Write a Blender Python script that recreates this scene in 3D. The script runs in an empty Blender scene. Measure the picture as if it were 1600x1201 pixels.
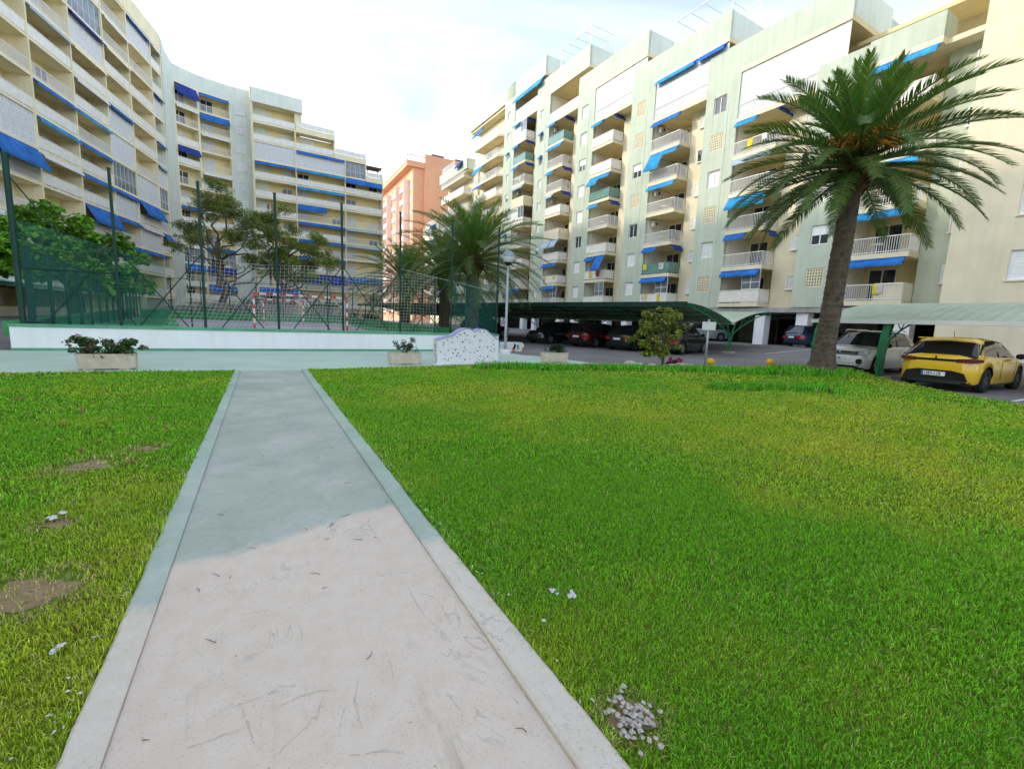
import bpy, math, random
import numpy as np
from mathutils import Vector, Matrix
random.seed(7); rng = np.random.default_rng(11)
sc = bpy.context.scene
COL = sc.collection
R_ = math.radians
# ------------------------------------------------------------------ camera, sky, sun, exposure
F = 700.0; PITCH = R_(8.0); ROLL = R_(2.2); CH = 1.4
_fw = Vector((0, math.cos(PITCH), -math.sin(PITCH))); _up = Vector((0, math.sin(PITCH), math.cos(PITCH))); _rt = Vector((1, 0, 0))
RT_ = _rt*math.cos(ROLL)+_up*math.sin(ROLL); UP_ = _up*math.cos(ROLL)-_rt*math.sin(ROLL)
cd = bpy.data.cameras.new('camera'); cam = bpy.data.objects.new('camera', cd); COL.objects.link(cam)
cam.matrix_world = Matrix(((RT_.x, UP_.x, -_fw.x, 0), (RT_.y, UP_.y, -_fw.y, 0), (RT_.z, UP_.z, -_fw.z, CH), (0, 0, 0, 1)))
cd.sensor_fit = 'HORIZONTAL'; cd.sensor_width = 36; cd.lens = 36*F/1600; cd.clip_start = 0.05; cd.clip_end = 3000
sc.camera = cam
SUN_EL = R_(25.0); SUN_V = Vector((-0.992*math.cos(SUN_EL), -0.125*math.cos(SUN_EL), math.sin(SUN_EL))).normalized()
w = bpy.data.worlds.new('World'); sc.world = w; w.use_nodes = True
nt = w.node_tree; nt.nodes.clear()
sky = nt.nodes.new('ShaderNodeTexSky'); sky.sky_type = 'NISHITA'; sky.sun_disc = False
sky.sun_elevation = SUN_EL; sky.sun_rotation = math.atan2(SUN_V.x, SUN_V.y)
sky.air_density = 1.0; sky.dust_density = 1.0; sky.ozone_density = 1.0; sky.altitude = 0
bgn = nt.nodes.new('ShaderNodeBackground'); bgn.inputs['Strength'].default_value = 0.15
out = nt.nodes.new('ShaderNodeOutputWorld')
hs = nt.nodes.new('ShaderNodeHueSaturation'); hs.inputs['Saturation'].default_value = 0.43   # thin milky haze
nt.links.new(sky.outputs[0], hs.inputs['Color']); 
tcw = nt.nodes.new('ShaderNodeTexCoord'); cn = nt.nodes.new('ShaderNodeTexNoise'); cn.inputs['Scale'].default_value = 2.2; cn.inputs['Detail'].default_value = 5; cn.inputs['Roughness'].default_value = 0.55; cn.inputs['Distortion'].default_value = 0.6
mpw = nt.nodes.new('ShaderNodeMapping'); mpw.inputs['Scale'].default_value = (1.0, 1.0, 2.6); nt.links.new(tcw.outputs['Generated'], mpw.inputs['Vector']); nt.links.new(mpw.outputs['Vector'], cn.inputs['Vector'])
cr = nt.nodes.new('ShaderNodeValToRGB'); cr.color_ramp.elements[0].position = 0.36; cr.color_ramp.elements[1].position = 0.66; cr.color_ramp.elements[0].color = (0.66, 0.76, 0.90, 1); cr.color_ramp.elements[1].color = (1.06, 1.06, 1.06, 1)
nt.links.new(cn.outputs['Fac'], cr.inputs['Fac'])      # thin veil of high cloud over the whole sky
cm = nt.nodes.new('ShaderNodeMix'); cm.data_type = 'RGBA'; cm.blend_type = 'MULTIPLY'; cm.inputs[0].default_value = 1.0
nt.links.new(hs.outputs[0], cm.inputs[6]); nt.links.new(cr.outputs[0], cm.inputs[7]); nt.links.new(cm.outputs[2], bgn.inputs['Color']); nt.links.new(bgn.outputs[0], out.inputs['Surface'])
sl = bpy.data.lights.new('sun', 'SUN'); sl.energy = 0.62; sl.angle = R_(1.6); sl.color = (1.0, 0.90, 0.72)
so = bpy.data.objects.new('sun', sl); COL.objects.link(so); so.location = (-60, -10, 60)
so.rotation_euler = SUN_V.to_track_quat('Z', 'Y').to_euler()
sc.view_settings.view_transform = 'Standard'; sc.view_settings.look = 'None'
sc.view_settings.exposure = 1.76; sc.view_settings.gamma = 1.0; sc.view_settings.use_curve_mapping = False

# ------------------------------------------------------------------ pixel and grid helpers
def ray(u, v): return RT_*((u-800)/F)+UP_*((600.5-v)/F)+_fw
def gnd(u, v, z=0.0):
    d = ray(u, v); t = (z-CH)/d.z; return Vector((0, 0, CH))+d*t
def aty(u, v, y):
    d = ray(u, v); t = y/d.y; return Vector((0, 0, CH))+d*t
AR = Vector((0.8725, 0.4886, 0)); AT = Vector((-0.4886, 0.8725, 0)); TH = math.atan2(0.4886, 0.8725)
def G(r, t, z=0.0): return AR*r+AT*t+Vector((0, 0, z))
def rt(P): return P.x*AR.x+P.y*AR.y, P.x*AT.x+P.y*AT.y
def sstep(a, b, x):
    x = np.clip((x-a)/(b-a), 0, 1); return x*x*(3-2*x)
def zg(x, y):
    r = x*AR.x+y*AR.y; t = x*AT.x+y*AT.y
    return 0.42*sstep(20, 31, r)+0.7*sstep(-8, -14, r)*sstep(19, 24, t)
def lawn_z(x, y):
    r = x*AR.x+y*AR.y; t = x*AT.x+y*AT.y
    m = 0.16*np.exp(-(((r-16.2)/1.9)**2+((t-8.2)/1.9)**2))+0.07*np.exp(-(((r-11)/3.5)**2+((t-9.3)/1.6)**2))
    edge = sstep(0.96, 2.6, r)
    return 0.012+m*edge+0.05*edge*(0.5+0.5*np.sin(x*0.5+1)*np.cos(y*0.43))*sstep(0.96, 5, r)

# ------------------------------------------------------------------ materials
MATS = {}
def mat(name, col, rough=0.8, var=0.12, scale=3.0, bump=0.0, bscale=40.0, metal=0.0, col2=None, spec=0.3, coat=0.0, dirt=0.0, emit=None):
    m = bpy.data.materials.new(name); m.use_nodes = True; n = m.node_tree.nodes; l = m.node_tree.links
    b = n['Principled BSDF']; b.inputs['Roughness'].default_value = rough; b.inputs['Metallic'].default_value = metal
    b.inputs['Specular IOR Level'].default_value = spec; b.inputs['Coat Weight'].default_value = coat; b.inputs['Coat Roughness'].default_value = 0.04
    tc = n.new('ShaderNodeTexCoord'); no = n.new('ShaderNodeTexNoise'); no.inputs['Scale'].default_value = scale; no.inputs['Detail'].default_value = 6; no.inputs['Roughness'].default_value = 0.62
    l.new(tc.outputs['Object'], no.inputs['Vector'])
    rp = n.new('ShaderNodeValToRGB'); c = np.array(col[:3]); c2 = np.array(col2[:3]) if col2 is not None else c*(1-var*2)
    hi = c*(1+var) if col2 is None else c
    rp.color_ramp.elements[0].position = 0.32; rp.color_ramp.elements[1].position = 0.68
    rp.color_ramp.elements[0].color = (*np.clip(c2, 0, 1), 1); rp.color_ramp.elements[1].color = (*np.clip(hi, 0, 1), 1)
    l.new(no.outputs['Fac'], rp.inputs['Fac']); last = rp.outputs['Color']
    if dirt > 0:   # long vertical weather streaks
        mp = n.new('ShaderNodeMapping'); mp.inputs['Scale'].default_value = (2.2, 2.2, 0.12); l.new(tc.outputs['Object'], mp.inputs['Vector'])
        n2 = n.new('ShaderNodeTexNoise'); n2.inputs['Scale'].default_value = 1.6; n2.inputs['Detail'].default_value = 5; l.new(mp.outputs['Vector'], n2.inputs['Vector'])
        r2 = n.new('ShaderNodeValToRGB'); r2.color_ramp.elements[0].position = 0.42; r2.color_ramp.elements[1].position = 0.75
        r2.color_ramp.elements[0].color = (1, 1, 1, 1); k = 1-dirt; r2.color_ramp.elements[1].color = (k, k, k*0.97, 1); l.new(n2.outputs['Fac'], r2.inputs['Fac'])
        mx = n.new('ShaderNodeMix'); mx.data_type = 'RGBA'; mx.blend_type = 'MULTIPLY'; mx.inputs[0].default_value = 1
        l.new(last, mx.inputs[6]); l.new(r2.outputs['Color'], mx.inputs[7]); last = mx.outputs[2]
    l.new(last, b.inputs['Base Color'])
    if bump > 0:
        n3 = n.new('ShaderNodeTexNoise'); n3.inputs['Scale'].default_value = bscale; n3.inputs['Detail'].default_value = 4; l.new(tc.outputs['Object'], n3.inputs['Vector'])
        bp = n.new('ShaderNodeBump'); bp.inputs['Strength'].default_value = bump; bp.inputs['Distance'].default_value = 0.02; l.new(n3.outputs['Fac'], bp.inputs['Height']); l.new(bp.outputs['Normal'], b.inputs['Normal'])
    MATS[name] = m; return m
def vcol_mat(name, rough=0.6, trans=0.25, spec=0.25):
    m = bpy.data.materials.new(name); m.use_nodes = True; n = m.node_tree.nodes; l = m.node_tree.links
    b = n['Principled BSDF']; b.inputs['Roughness'].default_value = rough; b.inputs['Specular IOR Level'].default_value = spec
    a = n.new('ShaderNodeAttribute'); a.attribute_name = 'Col'; l.new(a.outputs['Color'], b.inputs['Base Color'])
    if trans > 0:
        t = n.new('ShaderNodeBsdfTranslucent'); l.new(a.outputs['Color'], t.inputs['Color'])
        mx = n.new('ShaderNodeMixShader'); mx.inputs[0].default_value = trans
        l.new(b.outputs[0], mx.inputs[1]); l.new(t.outputs[0], mx.inputs[2]); l.new(mx.outputs[0], n['Material Output'].inputs['Surface'])
    MATS[name] = m; return m
mat('plaster_green', (0.53, 0.58, 0.46), 0.9, 0.05, 0.5, 0.10, 30, dirt=0.14)
mat('plaster_cream', (0.78, 0.69, 0.49), 0.9, 0.05, 0.6, 0.10, 30, dirt=0.06)
mat('plaster_yellow', (0.78, 0.65, 0.36), 0.9, 0.05, 0.8)  # cream yellowed to stand for warm light bounced onto soffits
mat('plaster_left', (0.90, 0.79, 0.53), 0.9, 0.05, 0.5, 0.08, 30, dirt=0.08)
mat('plaster_leftgreen', (0.72, 0.76, 0.67), 0.9, 0.04, 0.5, 0.08, 30, dirt=0.1)
mat('back_wall', (0.86, 0.71, 0.37), 0.9, 0.05, 0.8)
mat('panel_white', (0.74, 0.75, 0.73), 0.5, 0.05, 2)
mat('panel_grey', (0.84, 0.80, 0.71), 0.35, 0.06, 2)
mat('white_metal', (0.82, 0.81, 0.78), 0.4, 0.04, 5)
mat('blind_white', (0.85, 0.85, 0.82), 0.5, 0.04, 3)
mat('curtain', (0.70, 0.69, 0.67), 0.6, 0.08, 4)
mat('awning_blue', (0.02, 0.17, 0.55), 0.8, 0.22, 0.55, dirt=0.25)
mat('awning_sky', (0.03, 0.30, 0.62), 0.8, 0.22, 0.55, dirt=0.25)
mat('awning_navy', (0.02, 0.05, 0.30), 0.8, 0.22, 0.55, dirt=0.25)
mat('awning_pale', (0.38, 0.50, 0.60), 0.75, 0.1, 3)
mat('glass_dark', (0.035, 0.04, 0.045), 0.06, 0.1, 2, spec=0.6)
mat('glass_green', (0.16, 0.30, 0.25), 0.12, 0.1, 1.5, spec=0.5)
mat('glass_mid', (0.20, 0.24, 0.26), 0.1, 0.3, 0.7, spec=0.6)
mat('orange_wall', (0.74, 0.38, 0.22), 0.9, 0.04, 0.3)
mat('pink_white', (0.80, 0.68, 0.62), 0.9, 0.04, 0.3)
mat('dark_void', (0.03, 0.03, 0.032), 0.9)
mat('garage_wall', (0.42, 0.41, 0.39), 0.9, 0.15, 0.8, dirt=0.2)
mat('door_brown', (0.10, 0.05, 0.035), 0.6, 0.2, 3)
mat('wall_white', (0.86, 0.86, 0.85), 0.85, 0.03, 0.8, 0.08, 25, dirt=0.06)
mat('wall_green', (0.12, 0.36, 0.22), 0.75, 0.12, 1.5, 0.06)
mat('turf_green', (0.06, 0.28, 0.11), 0.9, 0.15, 2.0, 0.2, 60)
mat('court_grey', (0.36, 0.35, 0.36), 0.9, 0.08, 1.0)
mat('fence_green', (0.008, 0.05, 0.038), 0.5, 0.15, 4)
mat('truss_green', (0.01, 0.22, 0.08), 0.45, 0.12, 4)
mat('roof_green', (0.47, 0.55, 0.43), 0.6, 0.08, 0.7, dirt=0.18)
mat('roof_teal', (0.08, 0.36, 0.32), 0.6, 0.1, 0.7, dirt=0.1)
mat('asphalt', (0.215, 0.205, 0.205), 0.92, 0.12, 0.35, 0.25, 90)
mat('paint_white', (0.72, 0.72, 0.70), 0.8, 0.15, 6)
mat('promenade', (0.48, 0.60, 0.50), 0.85, 0.06, 0.5, 0.15, 50)
mat('scuff', (0.62, 0.53, 0.44), 0.9, 0.12, 30, col2=(0.47, 0.40, 0.325))
mat('earth', (0.34, 0.235, 0.14), 0.95, 0.25, 14, 0.5, 60, col2=(0.22, 0.17, 0.08))
mat('soil', (0.10, 0.075, 0.045), 0.95, 0.25, 3, 0.4, 40)
mat('concrete_planter', (0.64, 0.54, 0.42), 0.9, 0.1, 4, 0.2, 60, dirt=0.2)
mat('mosaic_white', (0.78, 0.77, 0.78), 0.35, 0.05, 9, 0.15, 25)
mat('chip_dark', (0.03, 0.04, 0.10), 0.2, 0.4, 8, spec=0.5)
mat('trim_purple', (0.42, 0.36, 0.62), 0.4, 0.15, 9)
mat('lamp_grey', (0.42, 0.46, 0.49), 0.4, 0.06, 4, metal=0.3)
mat('globe_pale', (0.66, 0.68, 0.66), 0.15, 0.05, 3, spec=0.6)
mat('globe_cap', (0.30, 0.36, 0.42), 0.3, 0.1, 3)
mat('orange_paint', (0.62, 0.26, 0.08), 0.8, 0.15, 4)
mat('yellow_plastic', (0.85, 0.50, 0.02), 0.4, 0.08, 4)
mat('goal_red', (0.62, 0.03, 0.025), 0.45, 0.1, 3)
mat('goal_white', (0.82, 0.80, 0.80), 0.45, 0.05, 3)
mat('net_white', (0.72, 0.72, 0.66), 0.8, 0.05, 3)
mat('palm_trunk', (0.15, 0.115, 0.085), 0.95, 0.2, 6, 0.7, 22, col2=(0.065, 0.048, 0.036))
mat('palm_boot', (0.16, 0.09, 0.03), 0.9, 0.3, 5, col2=(0.05, 0.035, 0.015))
mat('date_orange', (0.55, 0.26, 0.04), 0.7, 0.25, 6)
mat('bark_pine', (0.22, 0.15, 0.125), 0.95, 0.25, 5, 0.7, 14, col2=(0.10, 0.07, 0.055))
mat('bark_grey', (0.13, 0.11, 0.085), 0.95, 0.25, 5, 0.6, 16)
mat('rock', (0.62, 0.57, 0.50), 0.9, 0.15, 6, 0.4, 20)
mat('litter_white', (0.62, 0.61, 0.60), 0.8, 0.12, 60)
mat('chalk', (0.50, 0.45, 0.40), 0.9, 0.2, 60)
mat('fallen_leaf', (0.36, 0.15, 0.08), 0.8, 0.25, 20)
mat('car_yellow', (0.80, 0.48, 0.008), 0.32, 0.0, 1, coat=1.0, spec=0.5)
mat('car_white', (0.80, 0.79, 0.77), 0.32, 0.0, 1, coat=1.0, spec=0.5)
mat('car_blue', (0.015, 0.022, 0.06), 0.3, 0.0, 1, coat=1.0, spec=0.5)
mat('car_silver', (0.40, 0.42, 0.44), 0.35, 0.0, 1, coat=1.0, metal=0.3)
mat('car_black', (0.012, 0.012, 0.014), 0.3, 0.0, 1, coat=1.0)
mat('car_red', (0.045, 0.010, 0.009), 0.3, 0.0, 1, coat=1.0)
mat('car_trim', (0.015, 0.015, 0.016), 0.55, 0.1, 8)
mat('car_glass', (0.012, 0.014, 0.016), 0.04, 0.0, 1, spec=0.8)
mat('tyre', (0.02, 0.02, 0.02), 0.85, 0.15, 9)
mat('rim_silver', (0.35, 0.35, 0.36), 0.35, 0.05, 5, metal=0.7)
mat('rim_dark', (0.10, 0.10, 0.105), 0.4, 0.05, 5, metal=0.5)
mat('tail_red', (0.45, 0.01, 0.012), 0.15, 0.1, 5, spec=0.6)
mat('tail_dark', (0.10, 0.012, 0.02), 0.12, 0.1, 5, spec=0.6)
mat('head_clear', (0.45, 0.50, 0.56), 0.1, 0.2, 8, spec=0.8)
mat('chrome', (0.6, 0.6, 0.6), 0.15, 0.0, 5, metal=1.0)
mat('plate_white', (0.80, 0.82, 0.84), 0.5, 0.02, 5)
mat('plate_blue', (0.02, 0.12, 0.5), 0.5, 0.02, 5)
mat('plate_ink', (0.05, 0.06, 0.09), 0.6, 0.02, 5)
mat('flower_pink', (0.62, 0.10, 0.26), 0.7, 0.2, 9)
mat('clothes_pale', (0.6, 0.55, 0.55), 0.8, 0.2, 5)
mat('clothes_red', (0.5, 0.08, 0.12), 0.8, 0.2, 5)
mat('clothes_yellow', (0.75, 0.60, 0.05), 0.8, 0.2, 5)
mat('ac_unit', (0.62, 0.61, 0.58), 0.5, 0.06, 5)
vcol_mat('leaf', 0.5, 0.28, 0.35)
vcol_mat('grass', 0.6, 0.42, 0.15)
def screen_mat(name, col, alpha):   # woven windbreak cloth, part of the light passes between its threads
    m = bpy.data.materials.new(name); m.use_nodes = True; n = m.node_tree.nodes; l = m.node_tree.links
    b = n['Principled BSDF']; b.inputs['Base Color'].default_value = (*col, 1); b.inputs['Roughness'].default_value = 0.9
    t = n.new('ShaderNodeBsdfTransparent'); mx = n.new('ShaderNodeMixShader')
    tc = n.new('ShaderNodeTexCoord'); no = n.new('ShaderNodeTexNoise'); no.inputs['Scale'].default_value = 0.8; no.inputs['Detail'].default_value = 5
    mr = n.new('ShaderNodeMapRange'); mr.inputs[1].default_value = 0.3; mr.inputs[2].default_value = 0.7; mr.inputs[3].default_value = alpha-0.12; mr.inputs[4].default_value = alpha+0.1
    l.new(tc.outputs['Object'], no.inputs['Vector']); l.new(no.outputs['Fac'], mr.inputs[0]); l.new(mr.outputs[0], mx.inputs[0])
    l.new(t.outputs[0], mx.inputs[1]); l.new(b.outputs[0], mx.inputs[2]); l.new(mx.outputs[0], n['Material Output'].inputs['Surface'])
    MATS[name] = m
screen_mat('screen_green', (0.012, 0.11, 0.085), 0.37)
screen_mat('mesh_grey', (0.30, 0.33, 0.32), 0.45)

# ------------------------------------------------------------------ mesh helpers
class MB:
    def __init__(s): s.v = []; s.f = []
    def add(s, vs, fs):
        o = len(s.v); s.v += [tuple(q) for q in vs]; s.f += [tuple(i+o for i in q) for q in fs]; return s
    def box(s, x0, x1, y0, y1, z0, z1):
        return s.add([(x0,y0,z0),(x1,y0,z0),(x1,y1,z0),(x0,y1,z0),(x0,y0,z1),(x1,y0,z1),(x1,y1,z1),(x0,y1,z1)],
                     [(0,3,2,1),(4,5,6,7),(0,1,5,4),(1,2,6,5),(2,3,7,6),(3,0,4,7)])
    def tube(s, pts, r, n=6, cap=True):
        pts = [Vector(p) for p in pts]; k = len(pts); rs = r if isinstance(r, (list, tuple)) else [r]*k
        vs = []; ref = None
        for i, p in enumerate(pts):
            d = (pts[min(i+1, k-1)]-pts[max(i-1, 0)]).normalized()
            if ref is None: ref = d.orthogonal().normalized()
            ref = (ref-d*ref.dot(d)); ref = ref.normalized() if ref.length > 1e-6 else d.orthogonal().normalized()
            b = d.cross(ref)
            for j in range(n):
                a = 2*math.pi*j/n; vs.append(p+(ref*math.cos(a)+b*math.sin(a))*rs[i])
        fs = [(i*n+j, i*n+(j+1) % n, (i+1)*n+(j+1) % n, (i+1)*n+j) for i in range(k-1) for j in range(n)]
        if cap: fs += [tuple(range(n-1, -1, -1)), tuple((k-1)*n+j for j in range(n))]
        return s.add(vs, fs)
    def lathe(s, prof, n=20, c=(0, 0, 0), axis='z'):
        vs = []
        for (r, z) in prof:
            for j in range(n):
                a = 2*math.pi*j/n; q = (r*math.cos(a), r*math.sin(a), z)
                if axis == 'y': q = (q[0], q[2], q[1])
                vs.append((c[0]+q[0], c[1]+q[1], c[2]+q[2]))
        fs = [(i*n+j, i*n+(j+1) % n, (i+1)*n+(j+1) % n, (i+1)*n+j) for i in range(len(prof)-1) for j in range(n)]
        return s.add(vs, fs)
    def prism(s, poly, y0, y1):     # polygon in x,z pushed along y
        n = len(poly)
        vs = [(x, y0, z) for x, z in poly]+[(x, y1, z) for x, z in poly]
        fs = [tuple(range(n)), tuple(range(2*n-1, n-1, -1))]+[(i, i+n, (i+1) % n+n, (i+1) % n) for i in range(n)]
        return s.add(vs, fs)
    def slab(s, poly, z0, z1):      # polygon in x,y pushed along z
        n = len(poly)
        vs = [(x, y, z0) for x, y in poly]+[(x, y, z1) for x, y in poly]
        fs = [tuple(range(n-1, -1, -1)), tuple(range(n, 2*n))]+[(i, (i+1) % n, (i+1) % n+n, i+n) for i in range(n)]
        return s.add(vs, fs)
    def mesh(s, name, material, smooth=False):
        m = bpy.data.meshes.new(name); m.from_pydata(s.v, [], s.f); m.materials.append(MATS[material])
        if smooth: m.polygons.foreach_set('use_smooth', [True]*len(m.polygons))
        m.update(); return m
    def build(s, name, material, parent=None, smooth=False, **kw):
        return link(name, s.mesh(name, material, smooth), parent, **kw)
def link(name, data, parent=None, loc=None, rotz=None, rot=None, scale=None):
    o = bpy.data.objects.new(name, data); COL.objects.link(o)
    if parent is not None: o.parent = parent
    if loc is not None: o.location = loc
    if rotz is not None: o.rotation_euler = (0, 0, rotz)
    if rot is not None: o.rotation_euler = rot
    if scale is not None: o.scale = scale if hasattr(scale, '__len__') else (scale,)*3
    return o
def tag(o, label=None, cat=None, group=None, kind=None):
    if label: o['label'] = label
    if cat: o['category'] = cat
    if group: o['group'] = group
    if kind: o['kind'] = kind
    return o
def thing(name, label, cat, loc=(0, 0, 0), rotz=0.0, group=None):
    o = bpy.data.objects.new(name, None); o.empty_display_size = 0.3; COL.objects.link(o); o.location = loc; o.rotation_euler = (0, 0, rotz)
    return tag(o, label, cat, group)
def np_mesh(name, V, Fq, material, cols=None, smooth=False):
    """V (n,3); Fq (m,k) faces of one size; cols (n,3)"""
    m = bpy.data.meshes.new(name); n = len(V); k = Fq.shape[1]; q = len(Fq)
    m.vertices.add(n); m.vertices.foreach_set('co', V.astype(np.float32).ravel())
    m.loops.add(q*k); m.loops.foreach_set('vertex_index', Fq.astype(np.int32).ravel())
    m.polygons.add(q); m.polygons.foreach_set('loop_start', np.arange(0, q*k, k, dtype=np.int32)); m.polygons.foreach_set('loop_total', np.full(q, k, dtype=np.int32))
    if smooth: m.polygons.foreach_set('use_smooth', np.ones(q, dtype=bool))
    m.update(calc_edges=True)
    if cols is not None:
        a = m.color_attributes.new('Col', 'FLOAT_COLOR', 'POINT'); c4 = np.ones((n, 4), np.float32); c4[:, :3] = cols; a.data.foreach_set('color', c4.ravel())
    m.materials.append(MATS[material]); return m
def add_vcol(m, cols):
    a = m.color_attributes.new('Col', 'FLOAT_COLOR', 'POINT'); c4 = np.ones((len(m.vertices), 4), np.float32); c4[:, :3] = cols; a.data.foreach_set('color', c4.ravel())
# ------------------------------------------------------------------ ground, lawns, path, road
def grid_sheet(name, material, xs, ys, zf):
    X, Y = np.meshgrid(np.array(xs), np.array(ys)); Z = zf(X, Y); nx = len(xs); ny = len(ys)
    V = np.stack([X.ravel(), Y.ravel(), Z.ravel()], 1); I = np.arange(nx*ny).reshape(ny, nx)
    Fq = np.stack([I[:-1, :-1].ravel(), I[:-1, 1:].ravel(), I[1:, 1:].ravel(), I[1:, :-1].ravel()], 1)
    return np_mesh(name, V, Fq, material, smooth=True)
_c = np.concatenate([[-900, -400, -200, -120], np.arange(-80, 81, 1.0), [120, 200, 400, 900]])
_d = np.concatenate([[-600, -200, -80], np.arange(-40, 121, 1.0), [160, 240, 400, 900]])
tag(link('ground', grid_sheet('ground', 'asphalt', _c, _d, lambda x, y: zg(x, y)-0.012)), kind='structure')

LAWN_R = [(0.96, -8), (0.96, 12.2), (3.2, 12.35), (6.6, 12.45), (8.6, 12.15), (10.6, 11.6), (12.6, 11.1), (14.6, 10.6), (16.4, 10.0), (17.3, 8.9), (17.35, 7.6),
          (16.6, 6.3), (15.6, 4.9), (14.6, 3.6), (13.7, 2.0), (13.0, 0.0), (12.6, -8)]
LAWN_L = [(-0.59, -8), (-0.59, 12.2), (-3, 12.45), (-6.5, 12.6), (-14, 12.75), (-22, 12.8), (-22, -8)]
def inpoly(px, py, poly):
    ins = np.zeros(px.shape, bool); n = len(poly)
    for i in range(n):
        x0, y0 = poly[i]; x1, y1 = poly[(i+1) % n]
        c = ((y0 > py) != (y1 > py)) & (px < (x1-x0)*(py-y0)/(y1-y0+1e-12)+x0); ins ^= c
    return ins
def lawn_mat():
    m = bpy.data.materials.new('lawn_soil'); m.use_nodes = True; n = m.node_tree.nodes; l = m.node_tree.links; b = n['Principled BSDF']; b.inputs['Roughness'].default_value = 0.95; b.inputs['Specular IOR Level'].default_value = 0.1
    tc = n.new('ShaderNodeTexCoord'); prev = None
    for sc_, c0, c1, e0, e1 in ((1.3, (0.09, 0.20, 0.012), (0.17, 0.21, 0.022), .35, .7), (70, (0.05, 0.10, 0.008), (0.18, 0.24, 0.025), .3, .7)):
        no = n.new('ShaderNodeTexNoise'); no.inputs['Scale'].default_value = sc_; no.inputs['Detail'].default_value = 6; l.new(tc.outputs['Object'], no.inputs['Vector'])
        rp = n.new('ShaderNodeValToRGB'); rp.color_ramp.elements[0].position = e0; rp.color_ramp.elements[1].position = e1; rp.color_ramp.elements[0].color = (*c0, 1); rp.color_ramp.elements[1].color = (*c1, 1); l.new(no.outputs['Fac'], rp.inputs['Fac'])
        if prev is None: prev = rp
        else:
            mx = n.new('ShaderNodeMix'); mx.data_type = 'RGBA'; mx.inputs[0].default_value = 0.55; l.new(prev.outputs[0], mx.inputs[6]); l.new(rp.outputs[0], mx.inputs[7]); l.new(mx.outputs[2], b.inputs['Base Color'])
    MATS['lawn_soil'] = m
lawn_mat()
def poly_sheet(name, poly, material, zf, step=0.4):
    r0 = min(p[0] for p in poly); r1 = max(p[0] for p in poly); t0 = min(p[1] for p in poly); t1 = max(p[1] for p in poly)
    import bmesh
    bm = bmesh.new(); vs = [bm.verts.new(G(r, t)) for r, t in poly]; bm.faces.new(vs)
    for k in range(1, int((r1-r0)/step)):
        bmesh.ops.bisect_plane(bm, geom=bm.verts[:]+bm.edges[:]+bm.faces[:], plane_co=G(r0+k*step, 0), plane_no=AR)
    for k in range(1, int((t1-t0)/step)):
        bmesh.ops.bisect_plane(bm, geom=bm.verts[:]+bm.edges[:]+bm.faces[:], plane_co=G(0, t0+k*step), plane_no=AT)
    for v in bm.verts: v.co.z = float(zf(v.co.x, v.co.y))
    bmesh.ops.recalc_face_normals(bm, faces=bm.faces[:])
    m = bpy.data.meshes.new(name); bm.to_mesh(m); bm.free(); m.materials.append(MATS[material])
    m.polygons.foreach_set('use_smooth', [True]*len(m.polygons)); return tag(link(name, m), kind='structure')
poly_sheet('lawn_right', LAWN_R, 'lawn_soil', lawn_z)
poly_sheet('lawn_left', LAWN_L, 'lawn_soil', lawn_z, 1.2)
# painted concrete walk between the lawns and the court wall
pb = MB(); pb.slab([G(r, t)[:2] for r, t in [(-24, 12.5), (-6.5, 12.45), (-0.59, 12.19), (0.96, 12.19), (6.6, 12.4), (8.7, 12.1), (10.3, 11.7), (10.5, 13.2), (10.2, 15.4), (9.62, 16.4), (9.62, 18.7), (-24, 18.7)]], -0.05, 0.004)
tag(pb.build('promenade', 'promenade'), kind='structure')
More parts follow.
